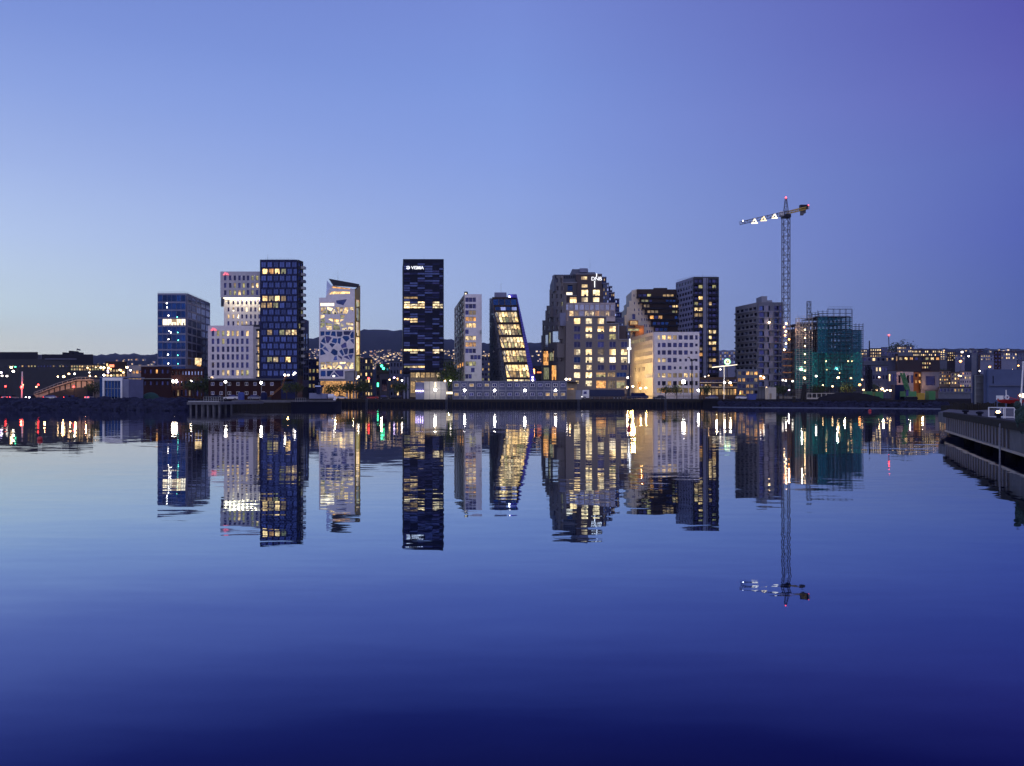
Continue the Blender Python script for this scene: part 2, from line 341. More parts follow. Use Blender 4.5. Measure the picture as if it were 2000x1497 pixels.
SHORE = [(-900, 187), (0, 189), (120, 187), (260, 184), (345, 176), (372, 178), (440, 186), (452, 205), (655, 216), (655, 272), (1372, 272), (1400, 236), (1500, 228), (1560, 226), (1640, 222), (1745, 214), (1850, 205), (2060, 200), (2900, 200)]
SH = [(X(p, Y), Y) for p, Y in SHORE]
KN = [650, 900, 1300, 2000, 3000, 4500]
RIDGE = [(-900, 697), (183, 694), (308, 691), (420, 690), (600, 663), (640, 655), (702, 646), (735, 644.5), (771, 644), (800, 647), (866, 664), (900, 668), (940, 672), (1032, 669), (1060, 669), (1200, 680), (1400, 688), (1700, 683), (2000, 683), (3200, 690)]
def interp(tab, x):
    if x <= tab[0][0]: return tab[0][1]
    for (a, b), (c, d) in zip(tab, tab[1:]):
        if x <= c: return b+(d-b)*(x-a)/(c-a)
    return tab[-1][1]
def ground_z(x, y):
    if y <= 650: return GZ
    px = 1000+F*x/y
    L = [HZ+.6, 769, 752, 722, 703]; C = [HZ+.6, 764, 746, 714, 685]; Rr = [HZ+.6, 744, 712, 692, 685.5]
    w1 = min(1, max(0, (px-450)/150)); w2 = min(1, max(0, (px-1150)/350)); rr = interp(RIDGE, px)
    pys = [(l*(1-w1)+c*w1)*(1-w2)+r*w2 for l, c, r in zip(L, C, Rr)]+[rr]
    zs = [(k, CZ-(p-HZ)/F*k) for k, p in zip(KN, pys)]
    return interp(zs, y)+(0 if y < 1400 else math.sin(x*.013+y*.004)*3+math.sin(x*.031)*2*min(1, y/4500))
land = MB()
far = [(X(2900, 640), 640), (X(-900, 640), 640)]
land.prism(SH+far, -2.0, GZ)
tag(land.build('ground', M['earth']), kind='structure')
hl = MB(); ys = [630, 700, 800, 900, 1000, 1150, 1300, 1600, 2000, 2400, 2800, 3100, 3400, 3700, 4000, 4200, 4400, 4500, 4700, 5200]; pxs = list(range(-900, 2920, 9)); W_ = len(pxs)
for y in ys:
    for p in pxs:
        x = X(p, y); z = ground_z(x, min(y, 4500))-(max(0, y-4500)*.12)+(R.uniform(-7, 6) if 4300 < y else R.uniform(-5, 5) if 2900 < y else 0)
        hl.v.append((x, y, z-(.3 if y < 690 else 0)))
for j in range(len(ys)-1):
    for i in range(W_-1): a = j*W_+i; hl.f.append((a, a+1, a+W_+1, a+W_)); hl.m.append(0)
tag(hl.build('hills', M['forest'], smooth=True), kind='structure')

# asphalt apron along the quay and the road behind it, 4 mm above the ground
ap = MB(); ap.box(X(655, 272)+.6, X(1372, 272)-.6, 272.5, 300, GZ+.002, GZ+.006)
tag(ap.build('quay_apron', M['asphalt']), kind='structure')
rd = MB(); rd.box(-420, 300, 312, 330, GZ+.002, GZ+.008); tag(rd.build('harbour_road', M['asphalt']), kind='structure')
# riprap bank on the left: nobody could count these stones
def stones(path, n, r0, r1, spread, up=1.9):
    mb = MB()
    for _ in range(n):
        t = R.random()*(len(path)-1); i = int(t); t -= i; a, b = path[i], path[i+1]
        q = R.random(); x = a[0]+(b[0]-a[0])*t; y = a[1]+(b[1]-a[1])*t-spread*(1-q)+R.uniform(-.4, .4); z = up*q-.1
        r = R.uniform(r0, r1); s0 = len(mb.v); mb.ball((x, y, z), r, (R.uniform(.8, 1.5), R.uniform(.7, 1.2), R.uniform(.5, .85)), 7, 5)
        for j in range(s0, len(mb.v)):
            v = mb.v[j]; mb.v[j] = (v[0]+R.uniform(-.25, .25)*r, v[1]+R.uniform(-.25, .25)*r, v[2]+R.uniform(-.2, .2)*r)
    return mb
tag(stones([(X(p, Y), Y) for p, Y in SHORE[:6]], 1300, .35, 1.35, 4.5, 2.2).build('riprap', M['rock']), kind='stuff')
tag(stones([(X(p, Y), Y) for p, Y in SHORE[11:17]], 900, .2, .7, 5.0, 1.6).build('shore_rubble', M['rock']), kind='stuff')

# the long quay front with its piles
qf = thing('quay_wall', 'long dark timber quay front with close upright piles under the site cabins', 'quay wall', (X(1000, 272), 271.5, 0))
MB().box(X(655, 272), X(1372, 272), 271.2, 272, 1.15, GZ+.05).build('capping_beam', M['timber'], qf)
MB().box(X(655, 272), X(1372, 272), 271.9, 272.3, -1, 1.15).build('back_wall', M['black'], qf)
for k in range(90):
    x = X(659, 272)+(X(1368, 272)-X(659, 272))*k/89+R.uniform(-.2, .2); MB().tube((x, 271.35+R.uniform(-.1, .1), -1.5), (x+R.uniform(-.1, .1), 271.35, 1.18), .17, k=6).build('pile', M['timber'], qf)
# western quay block where the workboat lies
qb = thing('quay_wall', 'dark unlit quay block below the red brick house and beside the workboat', 'quay wall', (X(550, 205), 205, 0))
foot = [(X(452, 204), 204.6), (X(655, 215), 215.6), (X(655, 216), 216.4), (X(452, 205), 205.4)]
MB().prism(foot, -1, 1.5).build('wall_face', M['timber'], qb); MB().prism([(x, y-.15) for x, y in foot], 1.5, GZ+.08).build('capping_beam', M['conc'], qb)
for k in range(24):
    t = k/23; x = foot[0][0]+(foot[1][0]-foot[0][0])*t; y = foot[0][1]+(foot[1][1]-foot[0][1])*t-.2; MB().tube((x, y, -1), (x, y, 1.5), .2).build('pile', M['timber'], qb)
# small jetty on piles
je = thing('jetty', 'small concrete jetty on thick round piles beside the stone bank', 'jetty', (X(405, 160), 160, 0))
x0, x1 = X(371, 160), X(436, 160)
MB().box(x0, x1, 158.5, 186, 1.45, 1.95).build('deck', M['conc'], je); MB().box(x0+.3, x1-.3, 158.3, 158.7, 1.95, 2.2).build('kerb_beam', M['steel'], je)
for i in range(6): 
    for y in (159.2, 166): MB().tube((x0+.5+(x1-x0-1)*i/5, y, -1), (x0+.5+(x1-x0-1)*i/5, y, 1.45), .22, k=8).build('pile', M['conc'], je)
rl = MB()
for i in range(9):
    x = X(398, 160)+(x1-X(398, 160))*i/8; rl.tube((x, 160, 1.95), (x, 160, 3.0), .04)
for z in (2.5, 3.0): rl.tube((X(398, 160), 160, z), (x1, 160, z), .035)
rl.build('railing', M['steel'], je)
bm = MB()
pts = [(X(p, Y), Y) for p, Y in ((1392, 232), (1430, 226), (1500, 221), (1580, 217), (1660, 212), (1740, 205), (1840, 196))]
for a, b in zip(pts, pts[1:]): bm.tube((*a, .06), (*b, .06), .11, k=8)
tag(bm.build('floating_boom', M['mid'], org=Vector((pts[3][0], pts[3][1], 0))), 'thin pale floating boom stretched along the water below the rubble shore', 'boom')

# ------------------------------------------------------------------ pier on the right
PA, PB = (X(1843, 59.8), 59.8), (X(2000, 34.3), 34.3)
pv = (Vector(PB)-Vector(PA)).normalized(); PC = tuple(Vector(PB)+pv*22)
pr = thing('pier', 'long concrete pier with ribbed timber skirt above dark water', 'pier', (PA[0]+8, PA[1]-6, 0))
inn = (-pv.y, pv.x)                              # pointing inland
if inn[0] < 0: inn = (pv.y, -pv.x)
def off(p, d, al=0): return (p[0]+inn[0]*d+pv.x*al, p[1]+inn[1]*d+pv.y*al)
PT, PBt = 1.72, .45
deck = [off(PA, .5), off(PC, .5), off(PC, 60), (PA[0]+190, PA[1]+62), (PA[0]+38, PA[1]+64), off(PA, .5, -8)]
MB().prism(deck, .9, PT).build('deck', M['conc'], pr)
MB().prism([off(PA, -.05), off(PC, -.05), off(PC, .5), off(PA, .5)], PT-.22, PT+.14).build('kerb_beam', M['timber'], pr)
MB().prism([off(PA, .18), off(PC, .18), off(PC, .5), off(PA, .5)], PBt, PT-.22).build('skirt_wall', M['black'], pr)
L = (Vector(PC)-Vector(PA)).length; rib_end = 23.4
k = 0
while k*.95 < rib_end:
    s0 = k*.95; q = [off(PA, .13, s0), off(PA, .13, s0+.10), off(PA, .18, s0+.10), off(PA, .18, s0)]
    MB().prism(q, PBt+.06, PT-.22).build('rib', M['grey'], pr); k += 1
MB().prism([off(PA, .06), off(PC, .06), off(PC, .2), off(PA, .2)], PBt-.06, PBt+.06).build('lower_rail', M['steel'], pr)
MB().prism([off(PA, .1, rib_end+.5), off(PC, .1), off(PC, .18), off(PA, .18, rib_end+.5)], PBt+.06, PT-.22).build('concrete_face', M['conc'], pr)
for s0 in (.6, 8, 16, 24, 32):
    q = off(PA, 1.6, s0); MB().tube((*q, -2), (*q, .95), .35, k=10).build('pile', M['timber'], pr)
ch = MB(); q0 = off(PA, -.08, 22.6)
ch.tube((q0[0], q0[1], -.2), (q0[0], q0[1], 1.7), .03, k=6)
for i in range(11): ch.tube((q0[0], q0[1], -.15+i*.17), (q0[0], q0[1], -.06+i*.17), .045, k=6)
ch.build('chain', M['grey'], pr)
for i, (s0, w) in enumerate(((5.2, 'beside the far end'), (11.0, 'midway along the ribbed skirt'), (17.2, 'above the hanging chain'))):
    q = off(PA, .75, s0); b = thing('mooring_bollard', f'squat black mooring bollard on the pier edge {w}', 'bollard', (*q, PT), 'mooring bollards on the pier')
    MB().tube((*q, PT), (*q, PT+.28), .13, .11, 10).build('post', M['black'], b); MB().ball((*q, PT+.3), .19, (1.3, 1, .5)).build('cap', M['black'], b)

# tyre fenders and ladders along the quay
for i, px in enumerate((690, 742, 790, 838, 900, 948, 1002, 1060, 1112, 1168, 1216, 1270, 1330)):
    x = X(px, 271); ty = MB(); rt = 12
    for k in range(rt):
        a0, a1 = 2*math.pi*k/rt, 2*math.pi*(k+1)/rt; ty.tube((x+.42*math.cos(a0), 270.95, 1.0+.42*math.sin(a0)), (x+.42*math.cos(a1), 270.95, 1.0+.42*math.sin(a1)), .15, k=6)
    tag(ty.build('tyre_fender', M['black'], org=Vector((x, 270.95, 1.0))), 'black tyre hung as a fender on the long quay front', 'fender', 'tyre fenders on the quay')
for i, (px, w_) in enumerate(((716, 'under the open gap'), (872, 'below the pale site shed'), (1130, 'below the lorry'), (1300, 'below the white corner block'))):
    x = X(px, 271); ld = MB()
    for d in (-.25, .25): ld.tube((x+d, 271.1, -.3), (x+d, 271.1, GZ+.9), .04, k=5)
    for k in range(9): ld.tube((x-.25, 271.1, k*.28), (x+.25, 271.1, k*.28), .03, k=4)
    tag(ld.build('quay_ladder', M['mid'], org=Vector((x, 271.1, 0))), f'steel ladder on the quay front {w_}', 'ladder', 'ladders on the quay')
rl = MB()
for i in range(56):
    x = X(870, 272.4)+(X(1372, 272.4)-X(870, 272.4))*i/55; rl.tube((x, 272.6, GZ), (x, 272.6, GZ+1.0), .03, k=4)
for z in (.5, 1.0): rl.tube((X(870, 272.4), 272.6, GZ+z), (X(1372, 272.4), 272.6, GZ+z), .03, k=4)
tag(rl.build('quay_railing', M['steel'], org=Vector((X(1120, 272), 272.6, GZ))), 'thin steel railing along the quay edge before the cabins', 'railing')
# ------------------------------------------------------------------ towers of the waterfront row
def base(px, Y): return (X(px, Y), Y, GZ)
def foot(*pts): return [(X(p, Y), Y) for p, Y in pts]
def rails(b, pts, z, m='steel', h=1.0):
    r = MB()
    for a, c in zip(pts, pts[1:]):
        n = max(1, int((Vector(c)-Vector(a)).length/2.5))
        for i in range(n+1):
            q = Vector(a).lerp(Vector(c), i/n); r.tube((*q, z), (*q, z+h), .04, k=4)
        for zz in (h*.5, h): r.tube((*a, z+zz), (*c, z+zz), .04, k=4)
    r.build('roof_railing', M[m], b.t)
def mast(b, px, py, top, Y, r=.07): MB().tube((X(px, Y), Y, Z(py, Y)), (X(px, Y), Y, Z(top, Y)), r, r*.5, 5).build('aerial', M['black'], b.t)

# 1 glass office with white floor bands
b = Bld('office_tower', 'blue glass office block with white floor bands and one lit storey', 'office building', base(340, 405))
ft = foot((308.5, 405.5), (363.3, 405.5), (408, 447), (356, 450)); b.body(ft, GZ, Z(575, 405)-.6, 'navy')
pf, ps = Pl(ft[0], ft[1]), Pl(ft[1], ft[2])
fl = [575+15.45*i for i in range(10)]
w = []
for i in range(9):
    y0, y1 = fl[i]+(2.2 if i else 2), fl[i+1]-.9
    n = 6
    for k in range(n):
        a = 309.5+k*54/n; w.append((rect(a, y0, a+54/n-.5, y1), 'litw' if i == 3 and 310 < a < 362 else 'bglass', 1))
w += [(rect(309.5+k*9, 714+2, 309.5+k*9+8.5, 724), 'bglass') for k in range(6)]
b.wall(pf, rect(308.5, 573.5, 363.6, 727), w, 'bluegrey', depth=.15, frame='navy')
w = []
for i in range(9):
    for k in range(5):
        t0, t1 = k/5+.015, (k+1)/5-.012
        def e(t, y): return (364+45*t/(1+.0), HZ+(y-HZ)*(1-.0943*t))
        y0, y1 = fl[i]+2.2, fl[i+1]-.9
        w.append(([e(t0, y0), e(t1, y0), e(t1, y1), e(t0, y1)], 'pglass' if i < 3 or (k > 2 and i < 5) else ('lito' if i == 8 and k == 2 else 'bglass'), 1))
b.wall(ps, [(363.8, 573.5), (408.6, 592.5), (408.6, 731), (363.8, 727)], w, 'bluegrey', depth=.15, frame='navy', name='side_wall')
rails(b, [(p[0], p[1]) for p in ft[:3]], Z(574, 405))
for x, y in ((326.6, 593), (327, 601), (330, 617), (331, 647), (334.5, 650), (330, 663), (329, 693), (348, 650), (349, 665), (348, 694.5), (348.5, 711), (347, 620), (329.5, 710.5)):
    q = pf.uv(x, y); MB().ball(pf.p(*q, .55), .28, seg=6, rings=4).build('ceiling_lamp', M['lc' if x > 335 else 'lw'], b.t)
MB().box(X(384, 402), X(392, 402), 400, 403, Z(713, 402), Z(700, 402)).build('lit_bay', M['lit'], b.t)
b.finish()

# 2 white floodlit tower and its low front block
b = Bld('office_tower', 'white tower with overhanging grey top and floodlit pale yellow shaft', 'office building', base(474, 430))
b.body(foot((439, 430.5), (516, 430.5), (516, 470), (439, 470)), GZ, Z(578, 430), 'white')
pl = front(430.5)
cols = [446.8, 456.3, 465.3, 473.5, 482, 490.5, 499, 507]; rows = [591.2, 605, 618.8, 632, 645]
b.wall(pl, rect(438, 583.5, 517, 660), grid(cols, rows, 3.8, 8.2, lambda i, j: 'litw' if (i, j) in ((1, 1), (4, 1), (7, 1), (2, 2)) else ('lit' if (i, j) in ((2, 3), (3, 3), (4, 3), (1, 2), (0, 2)) else 'dglass')), 'white')
top = foot((431.5, 424), (518, 424), (518, 468), (431.5, 468)); b.body(top, Z(581, 424), Z(532, 424), 'grey', 'overhang_block')
cols = [440.5, 450.3, 459.2, 468.3, 476.7, 485, 493.8, 502.8, 511]; rows = [543.6, 558, 572.2]
b.wall(front(424), rect(431, 531, 518.5, 581.2), grid(cols, rows, 4.6, 9.5, lambda i, j: 'lit' if (i, j) in ((6, 1), (7, 1), (3, 2)) else ('litg' if (i, j) in ((2, 1), (4, 1), (2, 2), (1, 2), (4, 2), (6, 0), (7, 0), (6, 2)) else 'dglass')), 'stone')
MB().box(X(436, 425), X(516, 425), 425, 429, Z(583.2, 425), Z(581.4, 425)).build('soffit_light', M['strip'], b.t)
def emblem(pl, px, py, s, par):                   # the small stepped red mark
    mb = MB()
    for (a, c, d, e) in ((0, 0, .55, .35), (.25, .35, .8, .62), (.45, .62, .8, .95), (.9, .1, 1.25, .45), (1.25, .1, 1.45, .6), (1.5, .05, 1.75, .4), (1.05, .45, 1.3, .8)):
        u0, z0 = pl.uv(px+a*s, py-c*s); u1, z1 = pl.uv(px+d*s, py-e*s)
        p0, p1 = pl.p(u0, z0, .86), pl.p(u1, z1, 1.06); mb.box(p0[0], p1[0], min(p0[1], p1[1]), max(p0[1], p1[1]), z0, z1)
    mb.build('red_emblem', M['sgr'], par)
emblem(front(424), 437, 538.5, 6.2, b.t)
for x in (441, 449, 457, 466, 474, 483, 491, 499): point('facade_floodlight', (X(x, 427), 427.2, Z(584.6, 427)), (1, .80, .42), 300, .4)
b.finish()
b = Bld('office_block', 'low white office block with narrow dark windows in front of the floodlit tower', 'office building', base(450, 412))
ft = foot((409.5, 412.5), (496.5, 412.5), (507, 414), (507, 440), (409, 440)); b.body(ft, GZ, Z(638.5, 412), 'white')
cols = [417, 427, 437, 446.5, 455.7, 464.8, 474.3, 484]; rows = [651.8, 667.2, 682.7, 697.9, 713.6, 728.6]
LT = {(3, 0), (5, 0), (7, 0), (2, 5), (3, 5), (5, 5)}; LD = {(1, 0), (2, 0), (4, 0), (6, 5), (7, 5), (2, 1)}
b.wall(front(412.5), rect(407.3, 636.6, 496, 741), grid(cols, rows, 5, 10.6, lambda i, j: 'lit' if (i, j) in LT else ('litg' if (i, j) in LD else 'dglass')), 'white', off=.8, T=.8)
b.wall(front(413.5), rect(496.3, 643, 507.5, 741), [(rect(497.5, y, 506.5, y+12.4), 'lit', 1) for y in (647, 662.6, 677.8, 693.2, 708.6, 724)], 'dark', depth=.5)
MB().box(X(469, 412), X(507.5, 412), 414, 425, Z(638.5, 412), Z(634, 412)).build('plant_room', M['dark'], b.t)
emblem(front(412.5), 413, 647, 6.4, b.t)
b.finish()

# 3 dark blue checkered tower
b = Bld('apartment_tower', 'tall navy tower of staggered square glass bays with balconies on its side', 'apartment building', base(545, 405))
ft = foot((509, 405.5), (580.5, 405.5), (590.5, 411), (586, 440), (509, 440)); b.body(ft, GZ, Z(509, 405), 'navy')
LIT3 = {(1, 0): 'lit', (1, 1): 'lito', (1, 2): 'lit', (1, 3): 'litg', (5, 0): 'lit', (5, 1): 'lit', (5, 2): 'lit', (5, 3): 'dim', (6, 1): 'dim', (6, 2): 'litg', (6, 0): 'dim', (10, 3): 'litg', (10, 4): 'lit', (10, 5): 'lit', (10, 1): 'dim', (14, 1): 'litg', (14, 2): 'lit', (14, 4): 'lit'}
w = []
for r in range(17):
    y = 510.5+13.25*r
    for k in range(6):
        x = 510+12*k+(3.0 if r % 2 else 0)
        x1 = min(x+9.6, 580)
        if x1-x > 3: w.append((rect(x, y+1.6, x1, y+11.8), LIT3.get((r, k), 'tglass'), 1))
b.wall(Pl(ft[0], ft[1]), rect(508.3, 507.8, 580.8, 741), w, 'navy', depth=.5, frame='navy')
pl = Pl(ft[1], ft[2])
def sd3(t, y): return (581+9.6*t, HZ+(y-HZ)*(1-.0135*t))
w = [([sd3(t0, y+2), sd3(t0+.38, y+2), sd3(t0+.38, y+11.5), sd3(t0, y+11.5)], 'litg' if (r, t0) in ((7, .55), (9, .08)) else 'tglass') for r in range(17) for t0 in (.08, .55) for y in (510.5+13.25*r,)]
b.wall(pl, [(581.1, 507.8), (590.6, 511.5), (590.6, 741), (581.1, 741)], w, 'dark', name='side_wall')
for r in range(1, 16):
    y = 521+13.25*r-8; x = X(588.5, 410); MB().box(x, x+2.1, 408.5, 411.5, Z(y, 410), Z(y-5, 410)).build('balcony', M['steel' if r % 3 else 'mid'], b.t)
rails(b, [(X(518, 407), 407), (X(575, 407), 407)], Z(507.8, 405), h=.8); mast(b, 523, 508, 496, 410)
b.finish()
b = Bld('office_block', 'slim dark slab with pale glass strip tucked behind the navy tower', 'office building', base(593, 450))
ft = foot((578, 450), (590, 450), (601.5, 462), (585, 475)); b.body(ft, GZ, Z(623, 450), 'dark')
b.wall(Pl(ft[1], ft[2]), [(590, 622.5), (601.7, 627), (601.7, 756), (590, 757)], [(rect(592+k*4.7, 648+r*14 if r else 652, 596+k*4.7, 659+r*14 if r else 664), 'pglass' if r == 0 else 'dglass') for r in range(7) for k in range(2)], 'mid', name='side_wall')
b.finish()

# 4 white tower with crystal-shaped windows
b = Bld('office_tower', 'white tower pierced by jagged crystal shaped windows under a slanted dark roof', 'office building', base(660, 405))
c4 = lambda x: 560+x/4.403
d4 = lambda y: 490+y/4.403
ft = foot((c4(282), 405.5), (c4(578), 405.5), (c4(624), 418), (c4(610), 450), (c4(290), 450)); b.body(ft, GZ+9, Z(d4(410), 405), 'grey')
out4 = [(c4(280), d4(405)), (c4(335), d4(405)), (c4(372), d4(330)), (c4(393), d4(300)), (c4(560), d4(330)), (c4(585), d4(330)), (c4(585), d4(1030)), (c4(500), d4(1038)), (c4(500), d4(1103)), (c4(280), d4(1103))]
holes = []
def clipp(poly, nx, ny, d):
    o = []
    for i in range(len(poly)):
        a, c = poly[i], poly[(i+1) % len(poly)]; da, dc = a[0]*nx+a[1]*ny-d, c[0]*nx+c[1]*ny-d
        if da <= 0: o.append(a)
        if da*dc < 0: t = da/(da-dc); o.append((a[0]+(c[0]-a[0])*t, a[1]+(c[1]-a[1])*t))
    return o
def crystals(x0, y0, x1, y1, nx, ny, mfun, seed, keep=.88):
    r = random.Random(seed); S = [((i+.5+r.uniform(-.42, .42))*(x1-x0)/nx+x0, (j+.5+r.uniform(-.42, .42))*(y1-y0)/ny+y0) for i in range(nx) for j in range(ny)]
    for s in S:
        p = rect(x0, y0, x1, y1)
        for q in S:
            if q is not s:
                nx_, ny_ = q[0]-s[0], q[1]-s[1]; p = clipp(p, nx_, ny_, (q[0]**2+q[1]**2-s[0]**2-s[1]**2)/2)
        if len(p) < 3 or r.random() > keep: continue
        if len(p) > 4 and r.random() < .6: del p[r.randrange(len(p))]
        cx, cy = sum(v[0] for v in p)/len(p), sum(v[1] for v in p)/len(p); f = r.uniform(.78, .88)
        p = [(cx+(v[0]-cx)*f, cy+(v[1]-cy)*f) for v in p]
        if area(p) > 250: holes.append(([(c4(a), d4(c)) for a, c in p], mfun(r)))
warm = lambda r: r.choice(['lit', 'litp', 'litp', 'litg'])
cold = lambda r: r.choice(['bglass', 'bglass', 'dglass', 'tglass'])
for k, (y0, y1) in enumerate(((487, 546), (555, 614), (622, 682))): crystals(287, y0-6, 580, y1+4, 5, 2, warm, 11+k, .9)
crystals(287, 690, 582, 948, 6, 5, cold, 31); crystals(287, 955, 580, 1022, 5, 2, warm, 44, .8); crystals(287, 1026, 495, 1088, 4, 1, cold, 50)
holes.append((rect(c4(290), d4(450), c4(410), d4(478)), 'litw')); holes.append(([(c4(425), d4(430)), (c4(520), d4(418)), (c4(490), d4(470)), (c4(430), d4(455))], 'tglass'))
holes.append(([(c4(365), d4(378)), (c4(388), d4(352)), (c4(545), d4(352)), (c4(545), d4(372))], 'lit')); holes.append(([(c4(392), d4(308)), (c4(548), d4(325)), (c4(545), d4(335)), (c4(395), d4(322))], 'lito'))
b.wall(Pl(ft[0], ft[1]), out4, holes, 'white', frame='grey')
ps = Pl(ft[1], ft[2])
b.wall(ps, [(c4(586), d4(330)), (c4(625), d4(300)), (c4(624), d4(1055)), (c4(586), d4(1100))], [([(c4(590), d4(y)), (c4(619), d4(y+4)), (c4(619), d4(y+h)), (c4(590), d4(y+h+6))], m_) for y, h, m_ in ((420, 60, 'litg'), (490, 110, 'litg'), (610, 120, 'lit'), (742, 150, 'lit'), (905, 130, 'litg'))], 'yellow', name='side_wall', frame='yellow')
def pp(x, y, Y): return (X(c4(x), Y), Y, Z(d4(y), Y))
rf = MB()
A = [pp(360, 240, 404), pp(625, 288, 404), pp(618, 318, 404), pp(400, 300, 404)]; B_ = [pp(372, 246, 440), pp(622, 290, 440), pp(616, 316, 440), pp(405, 302, 440)]
rf.face(A); rf.face(B_[::-1])
for i in range(4): j = (i+1) % 4; rf.face([A[i], A[j], B_[j], B_[i]])
rf.build('slanted_roof', M['dark'], b.t)
up = MB(); A = [pp(338, 403, 407), pp(345, 255, 407), pp(385, 300, 407), pp(580, 330, 407), pp(580, 403, 407)]; B_ = [pp(338, 403, 440), pp(345, 255, 440), pp(385, 300, 440), pp(580, 330, 440), pp(580, 403, 440)]
up.face(A); up.face(B_[::-1])
for i in range(5): j = (i+1) % 5; up.face([A[i], A[j], B_[j], B_[i]])
up.build('roof_glazing', M['pglass'], b.t); mast(b, c4(440), d4(260), d4(170), 412, .05)
MB().box(X(624, 407), X(674, 407), 409, 440, GZ, GZ+9).build('lobby', M['lito'], b.t)
for x in (676, 682, 689, 694): MB().box(X(x, 406), X(x, 406)+.7, 406, 407, GZ, Z(725, 406)).build('column', M['grey'], b.t)
b.finish()

# 5 dark striped tower with white lettering
b = Bld('office_tower', 'tall black tower with staggered steel blue stripes and white rooftop lettering', 'office building', base(827, 405))
ft = foot((787.8, 405.5), (866.5, 405.5), (866, 442), (785.8, 430)); b.body(ft, Z(728, 405), Z(508, 405), 'black')
pf = Pl(ft[0], ft[1]); w = []; bands = MB(); r5 = random.Random(5)
nf = 46; h5 = (724-510)/nf; c5 = [789, 801, 816, 830, 845, 858.5, 865.5]
def b5(y): return (y-75)/4.403+507
LB = []
for a, c in ((385, 1), (445, 2), (465, 2), (585, 3), (612, 3), (835, 2), (862, 2), (995, 4)): LB.append(a)
for j in range(nf):
    y = 510+h5*j; cy = (y-507)*4.403+75
    for k in range(6):
        lit_ = None
        if 436 < cy < 478: lit_ = 'litp' if (cy < 456 and k % 2 == 0 and k != 3) or (456 <= cy) and k != 3 else None
        if 478 < cy < 492 and k in (0, 1, 4): lit_ = 'lit'
        if 826 < cy < 882: lit_ = 'litp' if ((cy < 842 and k % 2 == 0) or (842 < cy < 866) or (cy >= 866 and k in (1, 4))) and k != 3 else None
        if 376 < cy < 396 and k in (0, 1): lit_ = 'dim'
        if 575 < cy < 592 and k in (0, 1): lit_ = 'lit'
        if 600 < cy < 620 and k == 1: lit_ = 'lit'
        if 975 < cy < 1008: lit_ = ('lit' if k in (1, 2) else 'litg') if k < 5 and r5.random() < .6 else None
        if lit_: w.append((rect(c5[k]+.2, y+.3, c5[k+1]-.2, y+h5-.3), lit_))
        elif r5.random() < .56 and j > 0:
            tx = y < 520 or y > 529 or not (790 < c5[k] < 822)
            if tx:
                x0, z0 = pf.uv(c5[k]+.1, y+h5*.85); x1, z1 = pf.uv(c5[k+1]-.1, y+h5*.15)
                bands.box(pf.p(x0, 0)[0], pf.p(x1, 0)[0], 404.6, 405.1, z0, z1, r5.choice([0, 0, 0, 1, 1, 2]))
b.wall(pf, rect(787.3, 506.8, 866.8, 728), w, 'vglass', depth=.3, frame='black')
bands.build('cladding', [M['vband'], M['navy'], M['dglass']], b.t)
lettering('VISMA', pf, 803.6, 526.8, 6.2, 'sgw', b.t, bold=.01, xs=1.0)
sw = MB(); u, z = pf.uv(797.4, 523.8)
for a0, a1, w0 in ((200, 380, .42), (20, 160, .30)):
    for i in range(10):
        t0, t1 = math.radians(a0+(a1-a0)*i/10), math.radians(a0+(a1-a0)*(i+1)/10); q = [(u+r_*.95*math.cos(t_), z+r_*.75*math.sin(t_)) for t_, r_ in ((t0, 1.1), (t1, 1.1), (t1, 1.1-w0), (t0, 1.1-w0))]
        sw.face([(pf.p(a, 0)[0], 404.4, c) for a, c in q])
sw.face([(pf.p(a, 0)[0], 404.4, c) for a, c in ((u-.6, z+.2), (u-.3, z+.2), (u+.05, z-.4), (u-.15, z-.5))]); sw.face([(pf.p(a, 0)[0], 404.4, c) for a, c in ((u-.15, z-.5), (u+.05, z-.5), (u+.6, z+.4), (u+.35, z+.4))])
sw.build('sign_emblem', M['sgw'], b.t)
w = [(rect(802+i*9.8, 728, 810.5+i*9.8, 738), 'lit' if i in (1, 5) else 'dim', 1) for i in range(6)]+[(rect(802+i*9.8, 745, 810.5+i*9.8, 768), 'dim', 1) for i in range(6)]
b.body(foot((801, 408), (861, 408), (861, 440), (801, 440)), GZ, Z(736, 408), 'dbrown', 'lobby_block'); b.wall(front(408), rect(801, 726, 861, 776), w, 'tan', name='lobby_wall')
for x in (789, 796, 862, 866): MB().box(X(x, 405)-.4, X(x, 405)+.4, 406, 407, GZ, Z(737, 405)).build('column', M['bluegrey'], b.t)
mast(b, 828, 507, 498, 410, .05)
b.finish()

# 6 slim white apartment tower
b = Bld('apartment_tower', 'slim white apartment tower with dark recessed balcony strips', 'apartment building', base(925, 408))
c6 = lambda x: 860+x/5.164
d6 = lambda y: 540+y/5.164
ft = foot((c6(250), 408.5), (c6(417), 408.5), (c6(415), 440), (c6(150), 470)); b.body(ft, GZ, Z(576, 408), 'grey')
w = []; st = {2: 'dim', 3: 'lito', 4: 'lit', 6: 'lit', 7: 'lito', 10: 'litg', 1: 'dglass', 0: 'dglass'}
for r in range(13):
    y = 218+r*64.2; x0, x1 = {5: (252, 290), 9: (305, 410), 11: (310, 350), 12: (252, 320)}.get(r, (254, 362))
    n = max(1, round((x1-x0)/36))
    for k in range(n):
        a = x0+(x1-x0)*k/n; w.append((rect(c6(a), d6(y), c6(a+(x1-x0)/n-3), d6(y+44)), st.get(r, 'dglass') if k or r not in (2,) else 'dglass'))
b.wall(Pl(ft[0], ft[1]), [(c6(249), d6(184)), (c6(418), d6(184)), (c6(418), d6(1070)), (c6(249), d6(1070))], w, 'white', depth=1.2, T=1.2, off=1.2)
ps = Pl(ft[3], ft[0]); w = []
